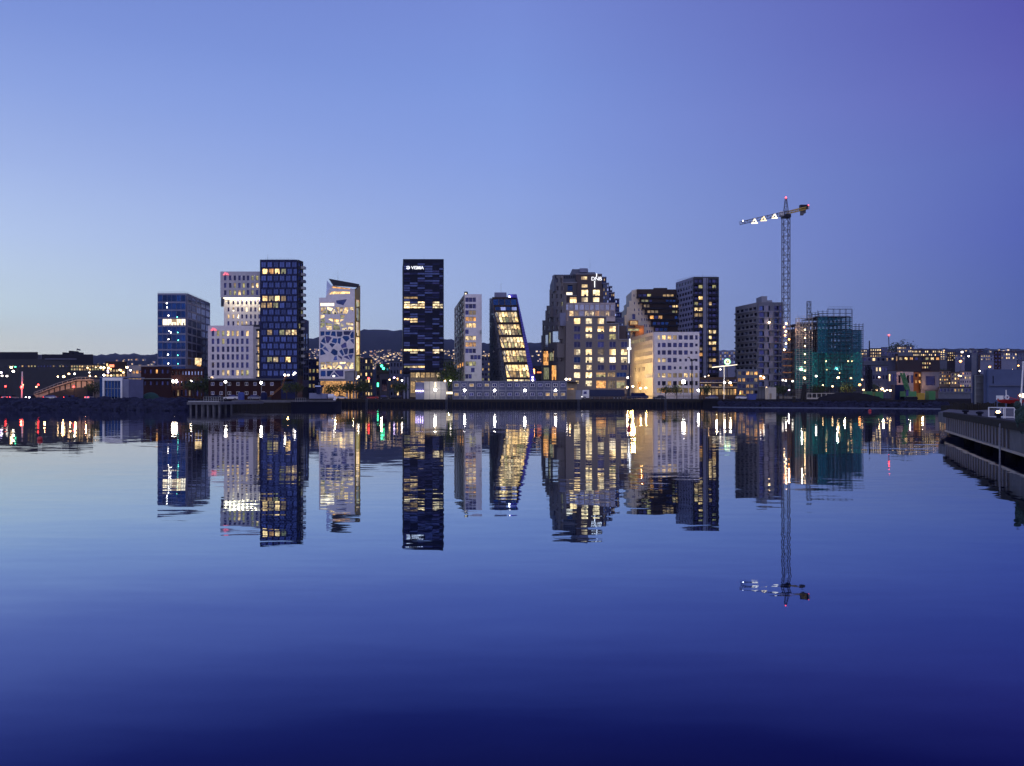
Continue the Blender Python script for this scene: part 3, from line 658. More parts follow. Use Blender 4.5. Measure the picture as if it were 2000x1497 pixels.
def s6(t, y): return (c6(150+98*t), HZ+(d6(y)-HZ)*(.866+.134*t))
for r in range(13):
    for k in range(4):
        t0 = .04+k*.245+(.05 if r % 2 else 0); y = 218+r*64.2; w.append(([s6(t0, y), s6(t0+.15, y), s6(t0+.15, y+44), s6(t0, y+44)], 'lito' if r == 10 and k > 0 else 'dglass'))
b.wall(ps, [s6(-.01, 184), s6(.995, 184), s6(.995, 1070), s6(-.01, 1070)], w, 'cream', name='side_wall')
MB().box(X(c6(240), 410), X(c6(273), 410), 411, 416, Z(576, 408), Z(d6(152), 410)).build('roof_box', M['dark'], b.t); MB().box(X(c6(248), 410), X(c6(262), 410), 410.7, 411, Z(d6(182), 410), Z(d6(168), 410)).build('roof_lamp', M['litw'], b.t)
q = ps.uv(c6(330), d6(560)); MB().box(X(c6(398), 406), X(c6(414), 406), 405.5, 407.3, Z(d6(580), 406), Z(d6(545), 406)).build('balcony', M['steel'], b.t)
b.finish()

# 7 leaning wedge with big lit glass storeys
b = Bld('office_tower', 'leaning wedge shaped tower with tall lit glass halls and violet edge', 'office building', base(1000, 400))
Y7 = 400
def q7(x, y, Y=Y7): return (X(c6(x), Y), Y, Z(d6(y), Y))
bd = MB(); A = [q7(530, 220, 402.5), q7(765, 220, 402.5), q7(960, 1075, 402.5), q7(682, 1075, 402.5)]; B_ = [q7(506, 226, 447), q7(740, 226, 447), q7(930, 1075, 447), q7(506, 1075, 447)]
bd.face(A); bd.face(B_[::-1])
for i in range(4): j = (i+1) % 4; bd.face([A[i], A[j], B_[j], B_[i]])
bd.build('body', M['dark'], b.t)
pf = front(402); w = []; S7 = [(548, 362, 770, 465, 570, 790), (572, 487, 795, 592, 592, 820), (597, 615, 828, 722, 617, 850), (622, 750, 858, 865, 642, 880), (650, 893, 885, 1020, 670, 905)]
def P6(l): return [(c6(a), d6(c)) for a, c in l]
for x0, y0, x1, y1, x2, x3 in S7:
    n = 7
    for k in range(n):
        for (f0, f1) in ((0, .49), (.505, 1)):
            def g(t, f): return (x0+(x2-x0)*f+(x1-x0+(x3-x1-x2+x0)*f)*t, y0+(y1-y0)*f)
            t0, t1 = k/n+.008, (k+1)/n-.006; w.append((P6([g(t0, f0), g(t1, f0), g(t1, f1), g(t0, f1)]), R.choice(['litp', 'lit', 'lit']) if f0 == 0 or R.random() < .6 else R.choice(['litg', 'dim'])))
w += [(P6([(672+k*60, 1040), (726+k*60, 1040), (728+k*60, 1060), (676+k*60, 1060)]), 'litp') for k in range(4)]
w += [(P6([(530+k*60, 232), (586+k*60, 232), (588+k*60, 292), (535+k*60, 292)]), 'bglass') for k in range(4)]+[(P6([(550+k*56, 310), (602+k*56, 310), (604+k*56, 346), (554+k*56, 346)]), 'pglass' if k % 2 else 'bglass') for k in range(4)]
b.wall(pf, P6([(522, 213), (766, 213), (908, 1078), (682, 1078), (668, 1000), (640, 870), (617, 742), (592, 610), (567, 482), (543, 352)]), w, 'dbrown', depth=.9, T=1.5, off=1.3, frame='steel')
br = MB()
for x0, y0, x1, y1, x2, x3 in S7:
    p0, p1 = q7(x0+8, y0, 401.4), q7(x0+58, y1, 401.4); br.tube(p0, p1, .3, k=4)
br.build('diagonal_brace', M['wpaint'], b.t)
vf = MB(); A = [q7(684, 182, 399), q7(770, 181, 399), q7(968, 1075, 399), q7(912, 1075, 399), q7(770, 215, 399), q7(690, 215, 399)]; B_ = [(x, 414, z) for x, _, z in A]
vf.face(A); vf.face(B_[::-1])
for i in range(6): j = (i+1) % 6; vf.face([A[i], A[j], B_[j], B_[i]])
vf.build('sloping_frame', M['violet'], b.t)
gr = MB()
for k in range(1, 34):
    t = k/34; gr.tube(q7(770+142*t, 215+860*t, 398.9), q7(776+192*t, 205+868*t, 398.9), .07, k=4)
gr.build('frame_grid', M['navy'], b.t)
for (x, y) in ((930, 1020), (932, 1048), (698, 205)): MB().ball(q7(x, y, 398.6), .35).build('frame_lamp', M['lw'], b.t)
MB().box(X(c6(545), 405), X(c6(667), 405), 405, 430, Z(d6(216), 405), Z(d6(163), 405)).build('plant_room', M['bluegrey'], b.t)
sl = MB(); r7 = random.Random(3)
for i in range(12):
    for k in range(4):
        P7 = []
        for t, f in ((k/4, i/12), ((k+1)/4, i/12), ((k+1)/4, (i+1)/12), (k/4, (i+1)/12)):
            y = 222+853*f; p, q = Vector(q7(496, y, 448)), Vector(q7(521+154*f, y, 401.5)); P7.append(tuple(p.lerp(q, t)))
        sl.face(P7)
sl.build('side_wall', M['bluegrey'], b.t)
pn = MB()
def rs7(t, f, o=.0):
    y = 222+853*f; p, q = Vector(q7(496, y, 448)), Vector(q7(521+154*f, y, 402)); p = p.lerp(q, t); return (p.x-o, p.y-o*.3, p.z)
for i in range(34):
    for k in range(18):
        if r7.random() < .62:
            t0 = k/18+r7.uniform(0, .02); f0 = i/34+r7.uniform(0, .006); t1, f1 = t0+r7.uniform(.02, .045), f0+r7.uniform(.012, .026)
            pn.face([rs7(t0, f0, .25), rs7(t1, f0, .25), rs7(t1, f1, .25), rs7(t0, f1, .25)], r7.choice([0, 0, 0, 1, 1, 2, 3]))
pn.build('side_panels', [M['dark'], M['grey'], M['pglass'], M['navy']], b.t)
MB().tube(q7(612, 163, 410), q7(612, 70, 410), .05, k=4).build('aerial', M['black'], b.t)
b.finish()
# 8 big stepped block made of square bays
b = Bld('office_tower', 'massive stepped brown office block with big square windows and white vertical bar signs', 'office building', base(1140, 385))
c8 = lambda x: 1030+x/4.677
d8 = lambda y: 500+y/4.677
def P8(l): return [(c8(x), d8(y)) for x, y in l]
def R8(a, c, d, e): return P8(rect(a, c, d, e))
def blk(x0, y0, x1, y1, Y, m, name='setback_block', dep=18): MB().box(X(c8(x0), Y), X(c8(x1), Y), Y, Y+dep, Z(d8(y1), Y), Z(d8(y0), Y)).build(name, M[m], b.t)
b.body([(X(c8(347), 386), 386.2), (X(c8(905), 386), 386.2), (X(c8(890), 430), 430), (X(c8(150), 458), 458)], GZ, Z(d8(640), 386), 'topbrown')
pf = front(386); cols = [(424, 482), (531, 589), (640, 698), (747, 805), (853, 911)]; rows = [(572, 625), (645, 696), (716, 766), (786, 838), (853, 908), (925, 977), (997, 1046), (1065, 1117), (1140, 1192)]
K8 = ['pLL..', 'bLLL.', 'bHbR.', 'bbbbb', 'LLPLL', 'dLLWL', 'HSbbb', 'LL', 'hO']
w = []
for j, row in enumerate(K8):
    for i, k in enumerate(row):
        if k == '.': continue
        x0, x1 = cols[i]; y0, y1 = rows[j]
        if k == 'H': y1 -= 12
        if k == 'S': x0 += 8; x1 -= 2
        if k == 'h': x0 += 16; x1 -= 12; y1 -= 25
        w.append((R8(x0, y0, x1, y1), {'L': 'litp', 'p': 'lit', 'b': 'dglass', 'd': 'bglass', 'H': 'litp', 'R': 'litg', 'P': 'dim', 'W': 'litw', 'S': 'lit', 'h': 'lit', 'O': 'litp'}[k], 1))
w += [(R8(626, 1066, 712, 1108), 'litg', 3), (R8(731, 1066, 800, 1108), 'dim', 2), (R8(812, 1066, 900, 1108), 'bglass', 2), (R8(626, 1140, 716, 1210), 'lito', 2), (R8(731, 1140, 800, 1210), 'dim', 2), (R8(812, 1140, 892, 1210), 'litg', 2)]
b.wall(pf, P8([(374, 556), (720, 556), (720, 622), (834, 622), (834, 766), (944, 766), (944, 990), (922, 990), (922, 1134), (902, 1134), (902, 1262), (345, 1262), (345, 1215), (352, 600), (374, 600)]), w, 'brown', depth=.6, T=1.4, off=1.4, frame='steel')
pm = front(393); blk(322, 440, 800, 640, 394.2, 'topbrown')
w = [(R8(335+k*47, 505, 374+k*47, 552), ['lito', 'lit', 'dim', 'pglass', 'lit', 'litp', 'lito', 'dim', 'lit', 'bglass'][k]) for k in range(1, 10)]+[(R8(335+k*47, 445, 374+k*47, 496), 'pglass') for k in range(10)]
b.wall(pm, R8(322, 432, 800, 600), w, 'pinkc', depth=.5, T=1, off=1)
fn = MB()
for k in range(48):
    p0, p1 = pm.uv(c8(324+k*10), d8(560)), pm.uv(c8(324+k*10), d8(434)); q = pm.p(p0[0], p0[1], 1.3); fn.box(q[0]-.1, q[0]+.1, q[1]-.15, q[1]+.2, p0[1], p1[1])
fn.build('metal_fins', M['pinkc'], b.t)
blk(345, 372, 690, 460, 399.5, 'topbrown'); blk(455, 175, 680, 380, 399.5, 'topbrown'); pt = front(399)
w = [(R8(*q), m_, 1) for q, m_ in (((490, 190, 546, 221), 'lit'), ((495, 262, 549, 293), 'lit'), ((493, 312, 554, 369), 'litp'), ((598, 312, 661, 365), 'litp'), ((387, 379, 449, 434), 'litp'), ((493, 381, 552, 423), 'litp'), ((598, 381, 656, 423), 'litp'))]
b.wall(pt, P8([(442, 166), (680, 166), (680, 300), (692, 300), (692, 432), (348, 432), (348, 362), (455, 362), (455, 230), (442, 230)]), w, 'topbrown', depth=.6, T=1, off=1, frame='steel')
pu = front(404); blk(322, 250, 458, 370, 405, 'topbrown')
b.wall(pu, R8(320, 242, 457, 366), [(R8(354, 334, 412, 360), 'litw'), (R8(366, 268, 412, 322), 'bglass', 1)], 'brown', depth=.5, T=1, off=1)
blk(455, 150, 620, 250, 408, 'mid'); blk(410, 122, 555, 170, 409, 'mid'); blk(478, 114, 550, 150, 407, 'bluegrey', 'plant_room'); blk(240, 172, 445, 320, 410, 'mid', dep=40)
for k in range(12): blk(255+k*16, 180, 262+k*16, 205, 409.6, 'black', 'louvre', .4)
tag(b.t)
# left flank: a plane running back, with the stepped outline seen from the water
ps = Pl((X(c8(352), 387), 387), (X(c8(135), 455), 455))
sil = P8([(135, 1262), (135, 728), (145, 728), (145, 590), (172, 590), (172, 500), (183, 500), (183, 456), (210, 456), (210, 310), (236, 310), (236, 182), (318, 182), (318, 352), (348, 352), (348, 1262)])
w = []
for j in range(11):
    y0 = 205+j*72
    for i in range(5):
        x0 = 150+i*40+(j % 2)*6
        lim = 242 if y0 < 310 else 216 if y0 < 456 else 178 if y0 < 590 else 150
        if x0 < lim or x0 > 325: continue
        if 690 < y0 < 850 and x0 < 300: continue
        w.append((R8(x0, y0, x0+17, y0+40), 'litg' if (j, i) in ((3, 4), (6, 4), (8, 3)) else 'dglass'))
w += [(R8(160, 722, 196, 836), 'pglass', 1), (R8(226, 690, 300, 790), 'pglass', 1), (R8(200, 700, 221, 800), 'litg')]
w += [(R8(148, 870, 200, 1000), 'lito', 2), (R8(205, 880, 250, 960), 'litg', 1), (R8(150, 1020, 205, 1130), 'litg', 2), (R8(225, 1000, 272, 1135), 'lito', 1)]
b.wall(ps, sil, w, 'brown', depth=.5, T=1, name='side_wall')
for x0, y0, x1, y1, Y in ((300, 520, 352, 640, 389), (286, 600, 330, 760, 392), (275, 800, 345, 930, 389), (210, 470, 262, 560, 420), (268, 200, 318, 290, 412)): blk(x0, y0, x1, y1, Y-1, 'bluegrey' if y0 in (520, 200) else 'brown', 'projecting_bay', 5)
# right flank: receding terraces
for (x0, y0, x1, y1, Y) in ((676, 196, 722, 420, 408), (690, 250, 745, 440, 404), (720, 280, 775, 440, 412), (745, 335, 797, 440, 408), (800, 394, 840, 600, 420), (795, 516, 862, 660, 410), (720, 570, 886, 700, 402), (835, 640, 916, 780, 400), (912, 690, 942, 780, 398)):
    blk(x0, y0, x1, y1, Y, 'navy' if Y > 405 else 'mid', 'terrace_block')
    MB().box(X(c8(x0), Y-.4), X(c8(x1+2), Y-.4), Y-.4, Y-.1, Z(d8(y0), Y)-.25, Z(d8(y0), Y)+.2).build('parapet', M['bluegrey'], b.t)
    for k in range(int((x1-x0)/17)):
        for yy in range(int(y0)+14, int(y1)-26, 36):
            if R.random() < .8: MB().box(X(c8(x0+6+k*17), Y), X(c8(x0+15+k*17), Y), Y-.1, Y-.01, Z(d8(yy+20), Y), Z(d8(yy), Y)).build('terrace_window', M[R.choice(['tglass', 'dglass', 'dglass', 'pglass', 'dim'])], b.t)
w = [(R8(706+k*24, 380, 718+k*24, 430), 'dglass') for k in range(4)]
pp_ = MB()
for x0, y0, x1 in ((372, 554, 722), (720, 620, 836), (834, 764, 946)): pp_.box(X(c8(x0), 384.4), X(c8(x1), 384.4), 384.2, 384.55, Z(d8(y0+3), 384.4), Z(d8(y0-3), 384.4))
for x0, y0, y1 in ((720, 556, 622), (834, 622, 766)): pp_.box(X(c8(x0), 384.4)-.2, X(c8(x0), 384.4)+.2, 384.2, 384.55, Z(d8(y1-3), 384.4), Z(d8(y0+3), 384.4))
for x0, y0, x1 in ((440, 165, 682), (346, 361, 455), (318, 241, 458), (322, 431, 802)): pp_.box(X(c8(x0), 396), X(c8(x1), 396), 397.6, 397.9, Z(d8(y0+3), 397), Z(d8(y0-3), 397))
pp_.build('parapet', M['grey'], b.t)
lettering('DNB', pt, c8(580), d8(229), 7.0, 'sgw', b.t, off=1.5, bold=.0, xs=1.0)
bars = MB()
for x, y0, y1 in ((630, 166, 196), (612, 234, 292)):
    q0, q1 = pt.uv(c8(x-3.5), d8(y1)), pt.uv(c8(x+3.5), d8(y0)); bars.box(pt.p(q0[0], 0)[0], pt.p(q1[0], 0)[0], 397.4, 397.7, q0[1], q1[1])
bars.build('sign_bar', M['sgw'], b.t)
cr = MB()
for x0, y0, x1, y1 in ((931, 758, 941, 838), (912, 838, 949, 858), (922, 858, 932, 980)):
    cr.box(X(c8(x0), 384), X(c8(x1), 384), 383.9, 384.2, Z(d8(y1), 384), Z(d8(y0), 384))
cr.build('sign_bar', M['sgw'], b.t)
mast(b, c8(572), d8(115), d8(20), 410, .05)
b.finish()

# 9 white block with stepped dark terraces behind
c9 = lambda x: 1200+x/4.992
d9 = lambda y: 520+y/4.992
def P9(l): return [(c9(x), d9(y)) for x, y in l]
def R9(a, c, d, e): return P9(rect(a, c, d, e))
b = Bld('office_block', 'white corner office block with square windows and warmly lit ribbed flank', 'office building', base(1320, 395))
ft = foot((c9(387), 396), (c9(823), 396), (c9(815), 425), (c9(163), 432)); b.body(ft, GZ, Z(649.5, 395), 'white')
cols = [433, 480, 535, 588, 641, 695, 748, 797]; rows = [697, 771, 844, 918, 993, 1066, 1143]; w = []
for j, y in enumerate(rows):
    for i, x in enumerate(cols):
        wd, hg = (25 if i in (0, 7) else 37), 42
        if (j, i) in ((2, 6), (2, 7), (3, 4), (3, 5), (3, 6), (3, 7), (4, 3), (4, 4), (4, 5), (1, 7)): wd, hg = 24, 27
        k = 'lit' if (j, i) in ((0, 0), (0, 1), (0, 2), (3, 0), (3, 1), (5, 0), (5, 1), (5, 5), (5, 6)) else ('dim' if (j, i) in ((0, 3), (5, 2), (5, 7), (5, 3), (5, 4), (6, 2), (6, 4)) else 'dglass')
        w.append((R9(x-wd/2, y-hg/2, x+wd/2, y+hg/2), k, 1))
w += [(R9(x-22, 1190, x+22, 1236), 'lito' if x in (480,) else 'dim', 1) for x in cols[:7]]
b.wall(Pl(ft[0], ft[1]), R9(386, 644, 826, 1262), w, 'white', off=.6, T=.6)
ps = Pl(ft[0], ft[3])
def s9(x, y): t = (386-x)/223; return (c9(x), HZ+(d9(y)-HZ)*(1-.087*t))
w = []
for j, y in enumerate(rows[:6]):
    if j in (4, 5): xs = [(210, 220), (232, 240), (250, 258), (282, 290), (296, 304)] if j == 4 else [(306+k*12, 314+k*12) for k in range(7)]
    elif j == 0: xs = [(165+k*12, 174+k*12) for k in range(18)]
    else: xs = [(205+k*11, 212+k*11) for k in range(16)]
    for x0, x1 in xs: w.append(([s9(x0, y-20), s9(x1, y-20), s9(x1, y+20), s9(x0, y+20)], ('litp' if j == 5 else 'litg' if j == 0 and x1 < 310 else 'dglass')))
for xl, Yl, pw in ((61, 398, 2600), (61.5, 408, 1300), (62.6, 420, 700)):
    for zl in (5, 14, 23): point('added_flank_fill', (xl, Yl, zl), (1, .62, .20), pw, .6)  # added fill lights without fixtures, turning the flank golden over its full height
w.append(([s9(228, 1120), s9(265, 1120), s9(265, 1180), s9(228, 1180)], 'lito'))
b.wall(ps, [s9(385, 644), s9(162, 644), s9(162, 1262), s9(385, 1262)], w, 'white', name='side_wall', T=.5)
b.finish()
b = Bld('apartment_building', 'dark stepped terrace apartments with pale flank and amber balcony box behind the white corner block', 'apartment building', base(1290, 440))
def st9(pts, Y, dep, m, name): MB().slab([(X(c9(x), Y), Z(d9(y), Y)) for x, y in pts], Y, Y+dep, 0).build(name, M[m], b.t)
fr = [(218, 228), (380, 228), (380, 216), (512, 216), (512, 230), (600, 230), (600, 318), (630, 318), (630, 372), (660, 372), (660, 432), (692, 432), (692, 490), (722, 490), (722, 548), (752, 548), (752, 600), (768, 600), (768, 700), (330, 700), (385, 690), (385, 586), (355, 586), (355, 528), (328, 528), (328, 470), (298, 470), (298, 415), (272, 415), (272, 362), (245, 362), (245, 310), (218, 310)]
st9([(x, y+6) if y < 330 else (x, y) for x, y in fr], 431, 22, 'dbrown', 'body')
w = []
for j, (y, x0, x1) in enumerate(((290, 232, 360), (345, 262, 372), (392, 285, 345), (450, 318, 430), (500, 345, 470), (562, 372, 530), (620, 395, 520))):
    n = max(2, int((x1-x0)/34))
    for k in range(n): w.append((R9(x0+(x1-x0)*k/n, y-17, x0+(x1-x0)*(k+1)/n-4, y+17), {0: 'litg', 1: 'litg', 2: 'dim', 3: 'dim', 4: 'lito'}.get(j, 'bglass') if R.random() < .8 else 'dglass'))
for j, (y, x0, x1) in enumerate(((292, 470, 580), (346, 500, 600), (400, 530, 630), (452, 560, 668), (504, 585, 700), (562, 600, 735), (622, 660, 768))):
    n = max(3, int((x1-x0)/34))
    for k in range(n): w.append((R9(x0+(x1-x0)*k/n, y-17, x0+(x1-x0)*(k+1)/n-4, y+17), {0: 'dim', 2: 'lit', 3: 'litg', 6: 'lit'}.get(j, 'bglass') if R.random() < .8 else 'dglass'))
b.wall(front(430.5), P9(fr), w, 'dbrown', depth=.8, T=1, off=1)
sl = MB()
for (y, x0, x1) in ((312, 222, 600), (364, 248, 632), (418, 275, 662), (472, 300, 695), (530, 330, 724), (588, 358, 754)):
    sl.box(X(c9(x0), 428), X(c9(x1), 428), 428.2, 430.5, Z(d9(y), 428), Z(d9(y), 428)+.9)
sl.build('balcony_parapet', M['black'], b.t)
lf = [(166, 240), (218, 226), (218, 310), (245, 310), (245, 362), (272, 362), (272, 415), (298, 415), (298, 470), (328, 470), (328, 528), (355, 528), (355, 586), (385, 586), (385, 700), (130, 700), (130, 640), (100, 570), (95, 480), (120, 478), (120, 400), (142, 400), (142, 340), (166, 340)]
st9([(x, y+8) for x, y in lf], 432.5, 20, 'cream', 'flank_block')
w = [(R9(x, y, x+9, y+26), 'dglass') for y, xs in ((275, (185,)), (350, (190, 230)), (415, (190, 232, 262)), (455, (232, 262)), (508, (262, 288, 308)), (570, (288, 308, 335)), (628, (315, 335, 358))) for x in xs]+[(R9(172, 468, 202, 520), 'dglass')]
b.wall(front(432), P9(lf), w, 'cream', depth=.4, T=.6, off=.6, name='flank_wall')
for x0, y0, x1, y1, Y in ((148, 530, 232, 578, 428), (125, 604, 250, 640, 428)):
    MB().box(X(c9(x0), Y), X(c9(x1), Y), Y, Y+4, Z(d9(y1), Y), Z(d9(y0), Y)).build('balcony_box', M['rust'], b.t)
    MB().box(X(c9(x0+8), Y), X(c9(x1-8), Y), Y-.1, Y, Z(d9(y1-8), Y), Z(d9(y0+8), Y)).build('balcony_glazing', M['dim' if y0 < 560 else 'litg'], b.t)
MB().box(X(c9(205), 428), X(c9(290), 428), 428.5, 431, Z(d9(690), 428), Z(d9(578), 428)).build('amber_panel', M['rust'], b.t)
point('balcony_lamp', (X(c9(265), 427), 426.5, Z(d9(628), 427)), (1, .5, .15), 260)
b.finish()

# 10 dark tower with grey piers
b = Bld('apartment_tower', 'tall dark tower with grey piers, stacked black balconies and pale checkered flank', 'apartment building', base(1380, 412))
ft = foot((c9(772), 412.5), (c9(1012), 412.5), (c9(1005), 440), (c9(607), 432)); b.body(ft, GZ, Z(542.5, 412), 'dark')
w = []; lt = {(3, 0): 'lit', (4, 0): 'litg', (5, 0): 'lit', (1, 0): 'litg', (4, 2): 'lit', (1, 2): 'litg', (7, 2): 'lito', (8, 0): 'lit', (9, 2): 'lit', (10, 0): 'dim', (10, 2): 'lit', (11, 0): 'lito', (11, 2): 'lit', (12, 2): 'lit', (12, 0): 'dim', (13, 0): 'lito', (6, 0): 'dim', (2, 0): 'dim', (14, 2): 'dim'}
for j in range(18):
    y = 125+j*55
    for k, (x0, x1) in enumerate(((778, 815), (818, 858), (918, 948), (952, 990))):
        w.append((R9(x0, y+6, x1, y+40), lt.get((j, (k//2)*2), 'dglass') if R.random() < .6 else R.choice(['dglass', 'dglass', 'dim'])))
    w.append((R9(994, y+8, 1006, y+38), 'tglass'))
b.wall(Pl(ft[0], ft[1]), R9(771, 109, 1014, 1150), w, 'dark', depth=.9, T=1, off=1)
for x0, x1 in ((864, 896), (903, 912)): MB().box(X(c9(x0), 411), X(c9(x1), 411), 410.8, 411.4, GZ, Z(d9(115), 411)).build('pier', M['bluegrey'], b.t)
for j in range(17):
    y = 178+j*55
    for x0, x1 in ((770, 862), (913, 1016)): MB().box(X(c9(x0), 410), X(c9(x1), 410), 409.4, 411.4, Z(d9(y), 410)-.3, Z(d9(y), 410)+.8).build('balcony', M['black'], b.t)
ps = Pl(ft[3], ft[0]); w = []
def s10(x, y): t = (771-x)/165; return (c9(x), HZ+(d9(y)-HZ)*(1-.045*t))
for j in range(17):
    y = 125+j*52
    for k in range(6):
        x0 = 612+k*27+(9 if j % 2 else 0)
        if x0 < 758: w.append(([s10(x0, y+10), s10(x0+20, y+10), s10(x0+20, y+38), s10(x0, y+38)], 'dglass' if (j+k) % 3 else 'tglass'))
b.wall(ps, [s10(607, 109), s10(770, 109), s10(770, 1100), s10(607, 1100)], w, 'bluegrey', name='side_wall')
mast(b, c9(862), d9(112), d9(60), 415, .05); rails(b, [(X(1325, 425), 428), (X(1355, 413), 413.5), (X(1400, 413), 413.5)], Z(542, 412), h=.9)
b.finish()

# 11 grey apartments next to the crane
c11 = lambda x: 1400+x/3.253
d11 = lambda y: 360+y/3.253
def R11(a, c, d, e): return [(c11(x), d11(y)) for x, y in rect(a, c, d, e)]
b = Bld('apartment_building', 'unfinished grey apartment block with pale panels beside the tower crane', 'apartment building', base(1500, 410))
ft = foot((c11(262), 410.5), (c11(415), 410.5), (c11(410), 440), (c11(124), 432)); b.body(ft, GZ, Z(591.5, 410), 'mid')
w = []
for j in range(13):
    y = 775+j*40
    for k, (x0, x1) in enumerate(((266, 300), (310, 334), (362, 390), (393, 412))):
        if j % 2 and k == 1: x0, x1 = 318, 330
        w.append((R11(x0, y, x1, y+29), 'lito' if (j, k) in ((11, 0),) else 'dglass' if (k+j) % 4 else 'tglass'))
b.wall(Pl(ft[0], ft[1]), R11(260, 752, 417, 1290), w, 'mid', depth=.8, T=1, off=1)
pn = MB()
for j in range(13):
    y = 770+j*40; x0, x1 = (336, 362) if j % 2 else (304, 332)
    pn.box(X(c11(x0), 408), X(c11(x1), 408), 408.9, 409.2, Z(d11(y+38), 408), Z(d11(y), 408)); pn.box(X(c11(262), 408), X(c11(415), 408), 408.8, 409.3, Z(d11(y+38), 408)-.1, Z(d11(y+38), 408)+.25)
pn.build('panel_cladding', M['bluegrey'], b.t)
ps = Pl(ft[3], ft[0]); w = []
def s11(x, y): t = (261-x)/138; return (c11(x), HZ+(d11(y)-HZ)*(1-.048*t))
for j in range(13):
    for k in range(5):
        x0 = 128+k*27+(j % 2)*6; y = 778+j*38; w.append(([s11(x0, y), s11(x0+20, y), s11(x0+20, y+22), s11(x0, y+22)], ['dglass', 'tglass', 'pglass', 'dglass'][(j*3+k*5) % 4]))
b.wall(ps, [s11(123, 752), s11(260, 752), s11(260, 1290), s11(123, 1290)], w, 'grey', name='side_wall')
sb = MB(); 
for j in range(13):
    y = 805+j*38; a, c = ps.uv(*s11(124, y)), ps.uv(*s11(259, y)); sb.face([ps.p(a[0], a[1], 1.2), ps.p(c[0], c[1], 1.2), ps.p(c[0], c[1]+.7, 1.2), ps.p(a[0], a[1]+.7, 1.2)]); sb.face([ps.p(a[0], a[1], 1.2), ps.p(c[0], c[1], 1.2), ps.p(c[0], c[1], .5), ps.p(a[0], a[1], .5)])
sb.build('balcony_front', M['grey'], b.t)
MB().box(X(c11(284), 415), X(c11(320), 415), 415, 424, Z(591, 415), Z(d11(712), 415)).build('lift_house', M['grey'], b.t); MB().box(X(c11(322), 415), X(c11(352), 415), 415, 424, Z(591, 415), Z(d11(738), 415)).build('roof_box', M['grey'], b.t)
MB().ball((X(c11(337), 407), 408, Z(d11(878), 407)), .5).build('site_lamp', M['lww'], b.t)
b.finish()

# tower crane
cr = thing('tower_crane', 'tall tower crane with lattice mast and three lit panels on its jib', 'crane', base(1535, 402))
Yc = 402; hw = 1.55; xm = X(1535, Yc); zt = Z(425, Yc)
def lattice(mb, a, c, hw_, step, r=.11, taper=1.0, up=Vector((0, 0, 1)), m=0):
    a, c = Vector(a), Vector(c); d = (c-a).normalized(); e = d.cross(up).normalized() if abs(d.dot(up)) < .95 else Vector((1, 0, 0)); g = e.cross(d)
    n = max(1, int((c-a).length/step)); prev = None
    for i in range(n+1):
        t = i/n; h = hw_*(1+(taper-1)*t); q = a.lerp(c, t); ring = [q+e*(sx_*h)+g*(sy_*h) for sx_, sy_ in ((-1, -1), (1, -1), (1, 1), (-1, 1))]
        for k in range(4): mb.tube(ring[k], ring[(k+1) % 4], r*.7, k=4, m=m)
        if prev:
            for k in range(4):
                mb.tube(prev[k], ring[k], r*1.25, k=4, m=m); mb.tube(prev[k], ring[(k+1) % 4] if i % 2 else ring[(k+3) % 4], r*.6, k=4, m=m)
        prev = ring
mb = MB(); lattice(mb, (xm, Yc, GZ), (xm, Yc, zt), hw, 3.1, .17); mb.build('mast', M['crane'], cr)
jdir = Vector((X(1447, 395)-xm, -14, Z(437, 395)-zt-0.0)); tip = Vector((xm, Yc, zt+1.2))+jdir
mb = MB(); lattice(mb, (xm, Yc, zt+2.2), (X(1447, 380), 380, Z(436, 380)), .85, 2.0, .12, .75); mb.build('jib', M['crane'], cr)
mb = MB(); e0 = (X(1578, 420), 420, Z(406, 420)); lattice(mb, (xm, Yc, zt+2.2), e0, .6, 2.2, .18); mb.build('counter_jib', M['yellow'], cr)
mb = MB(); lattice(mb, (xm, Yc, zt+1.5), (xm, Yc, Z(388, Yc)), 1.1, 2.0, .1, .3); mb.build('tower_head', M['crane'], cr)
q = (X(1571, 418), 418, Z(408, 418)); MB().box(q[0]-2.4, q[0]+1.6, q[1]-1, q[1]+1, q[2]-.3, q[2]+1.9).build('winch_house', M['black'], cr); MB().box(q[0]-2, q[0]-.6, q[1]-.8, q[1]+.8, q[2]-3.4, q[2]-.4).box(q[0]-.4, q[0]+.5, q[1]-.8, q[1]+.8, q[2]-2.4, q[2]-.4).build('counterweight', M['conc'], cr)
MB().box(xm-2, xm+2, Yc-1.8, Yc+1.8, zt-.3, zt+1.3).build('slewing_ring', M['black'], cr); MB().box(xm-3.6, xm-1.7, Yc-2, Yc-.2, zt+.2, zt+2.6).build('cab', M['wpaint'], cr)
MB().ball((xm, Yc, Z(386.5, Yc)), .38).build('warning_lamp', M['lr'], cr); MB().ball((X(1579, 420), 420, Z(401, 420)), .25).build('warning_lamp', M['lr'], cr); MB().ball((X(1451, 381), 381, Z(432, 381)), .3).build('tip_lamp', M['lw'], cr)
for px, py, m_ in ((1474, 433, 'sgo'), (1491.5, 428, 'sgy'), (1513, 423, 'sgy')):
    t = (1535-px)/88; Yq = Yc-22*t-1.4; w = MB(); u0 = X(px, Yq); z0 = Z(py, Yq)
    for a, c in (((u0-1.2, z0-.7), (u0, z0+1.25)), ((u0, z0+1.25), (u0+1.0, z0-.7)), ((u0-1.5, z0-.85), (u0+1.5, z0-.75))): w.tube((a[0], Yq, a[1]), (c[0], Yq, c[1]), .3, .26, 6)
    w.build('lit_frame', M['strip'], cr)
for z in (633, 640, 648, 656, 664, 672, 684): MB().ball((xm+R.uniform(-1.5, 1.5), Yc-1.8, Z(z, Yc)), .4).build('mast_lamp', M['lo' if z % 3 else 'lww'], cr)
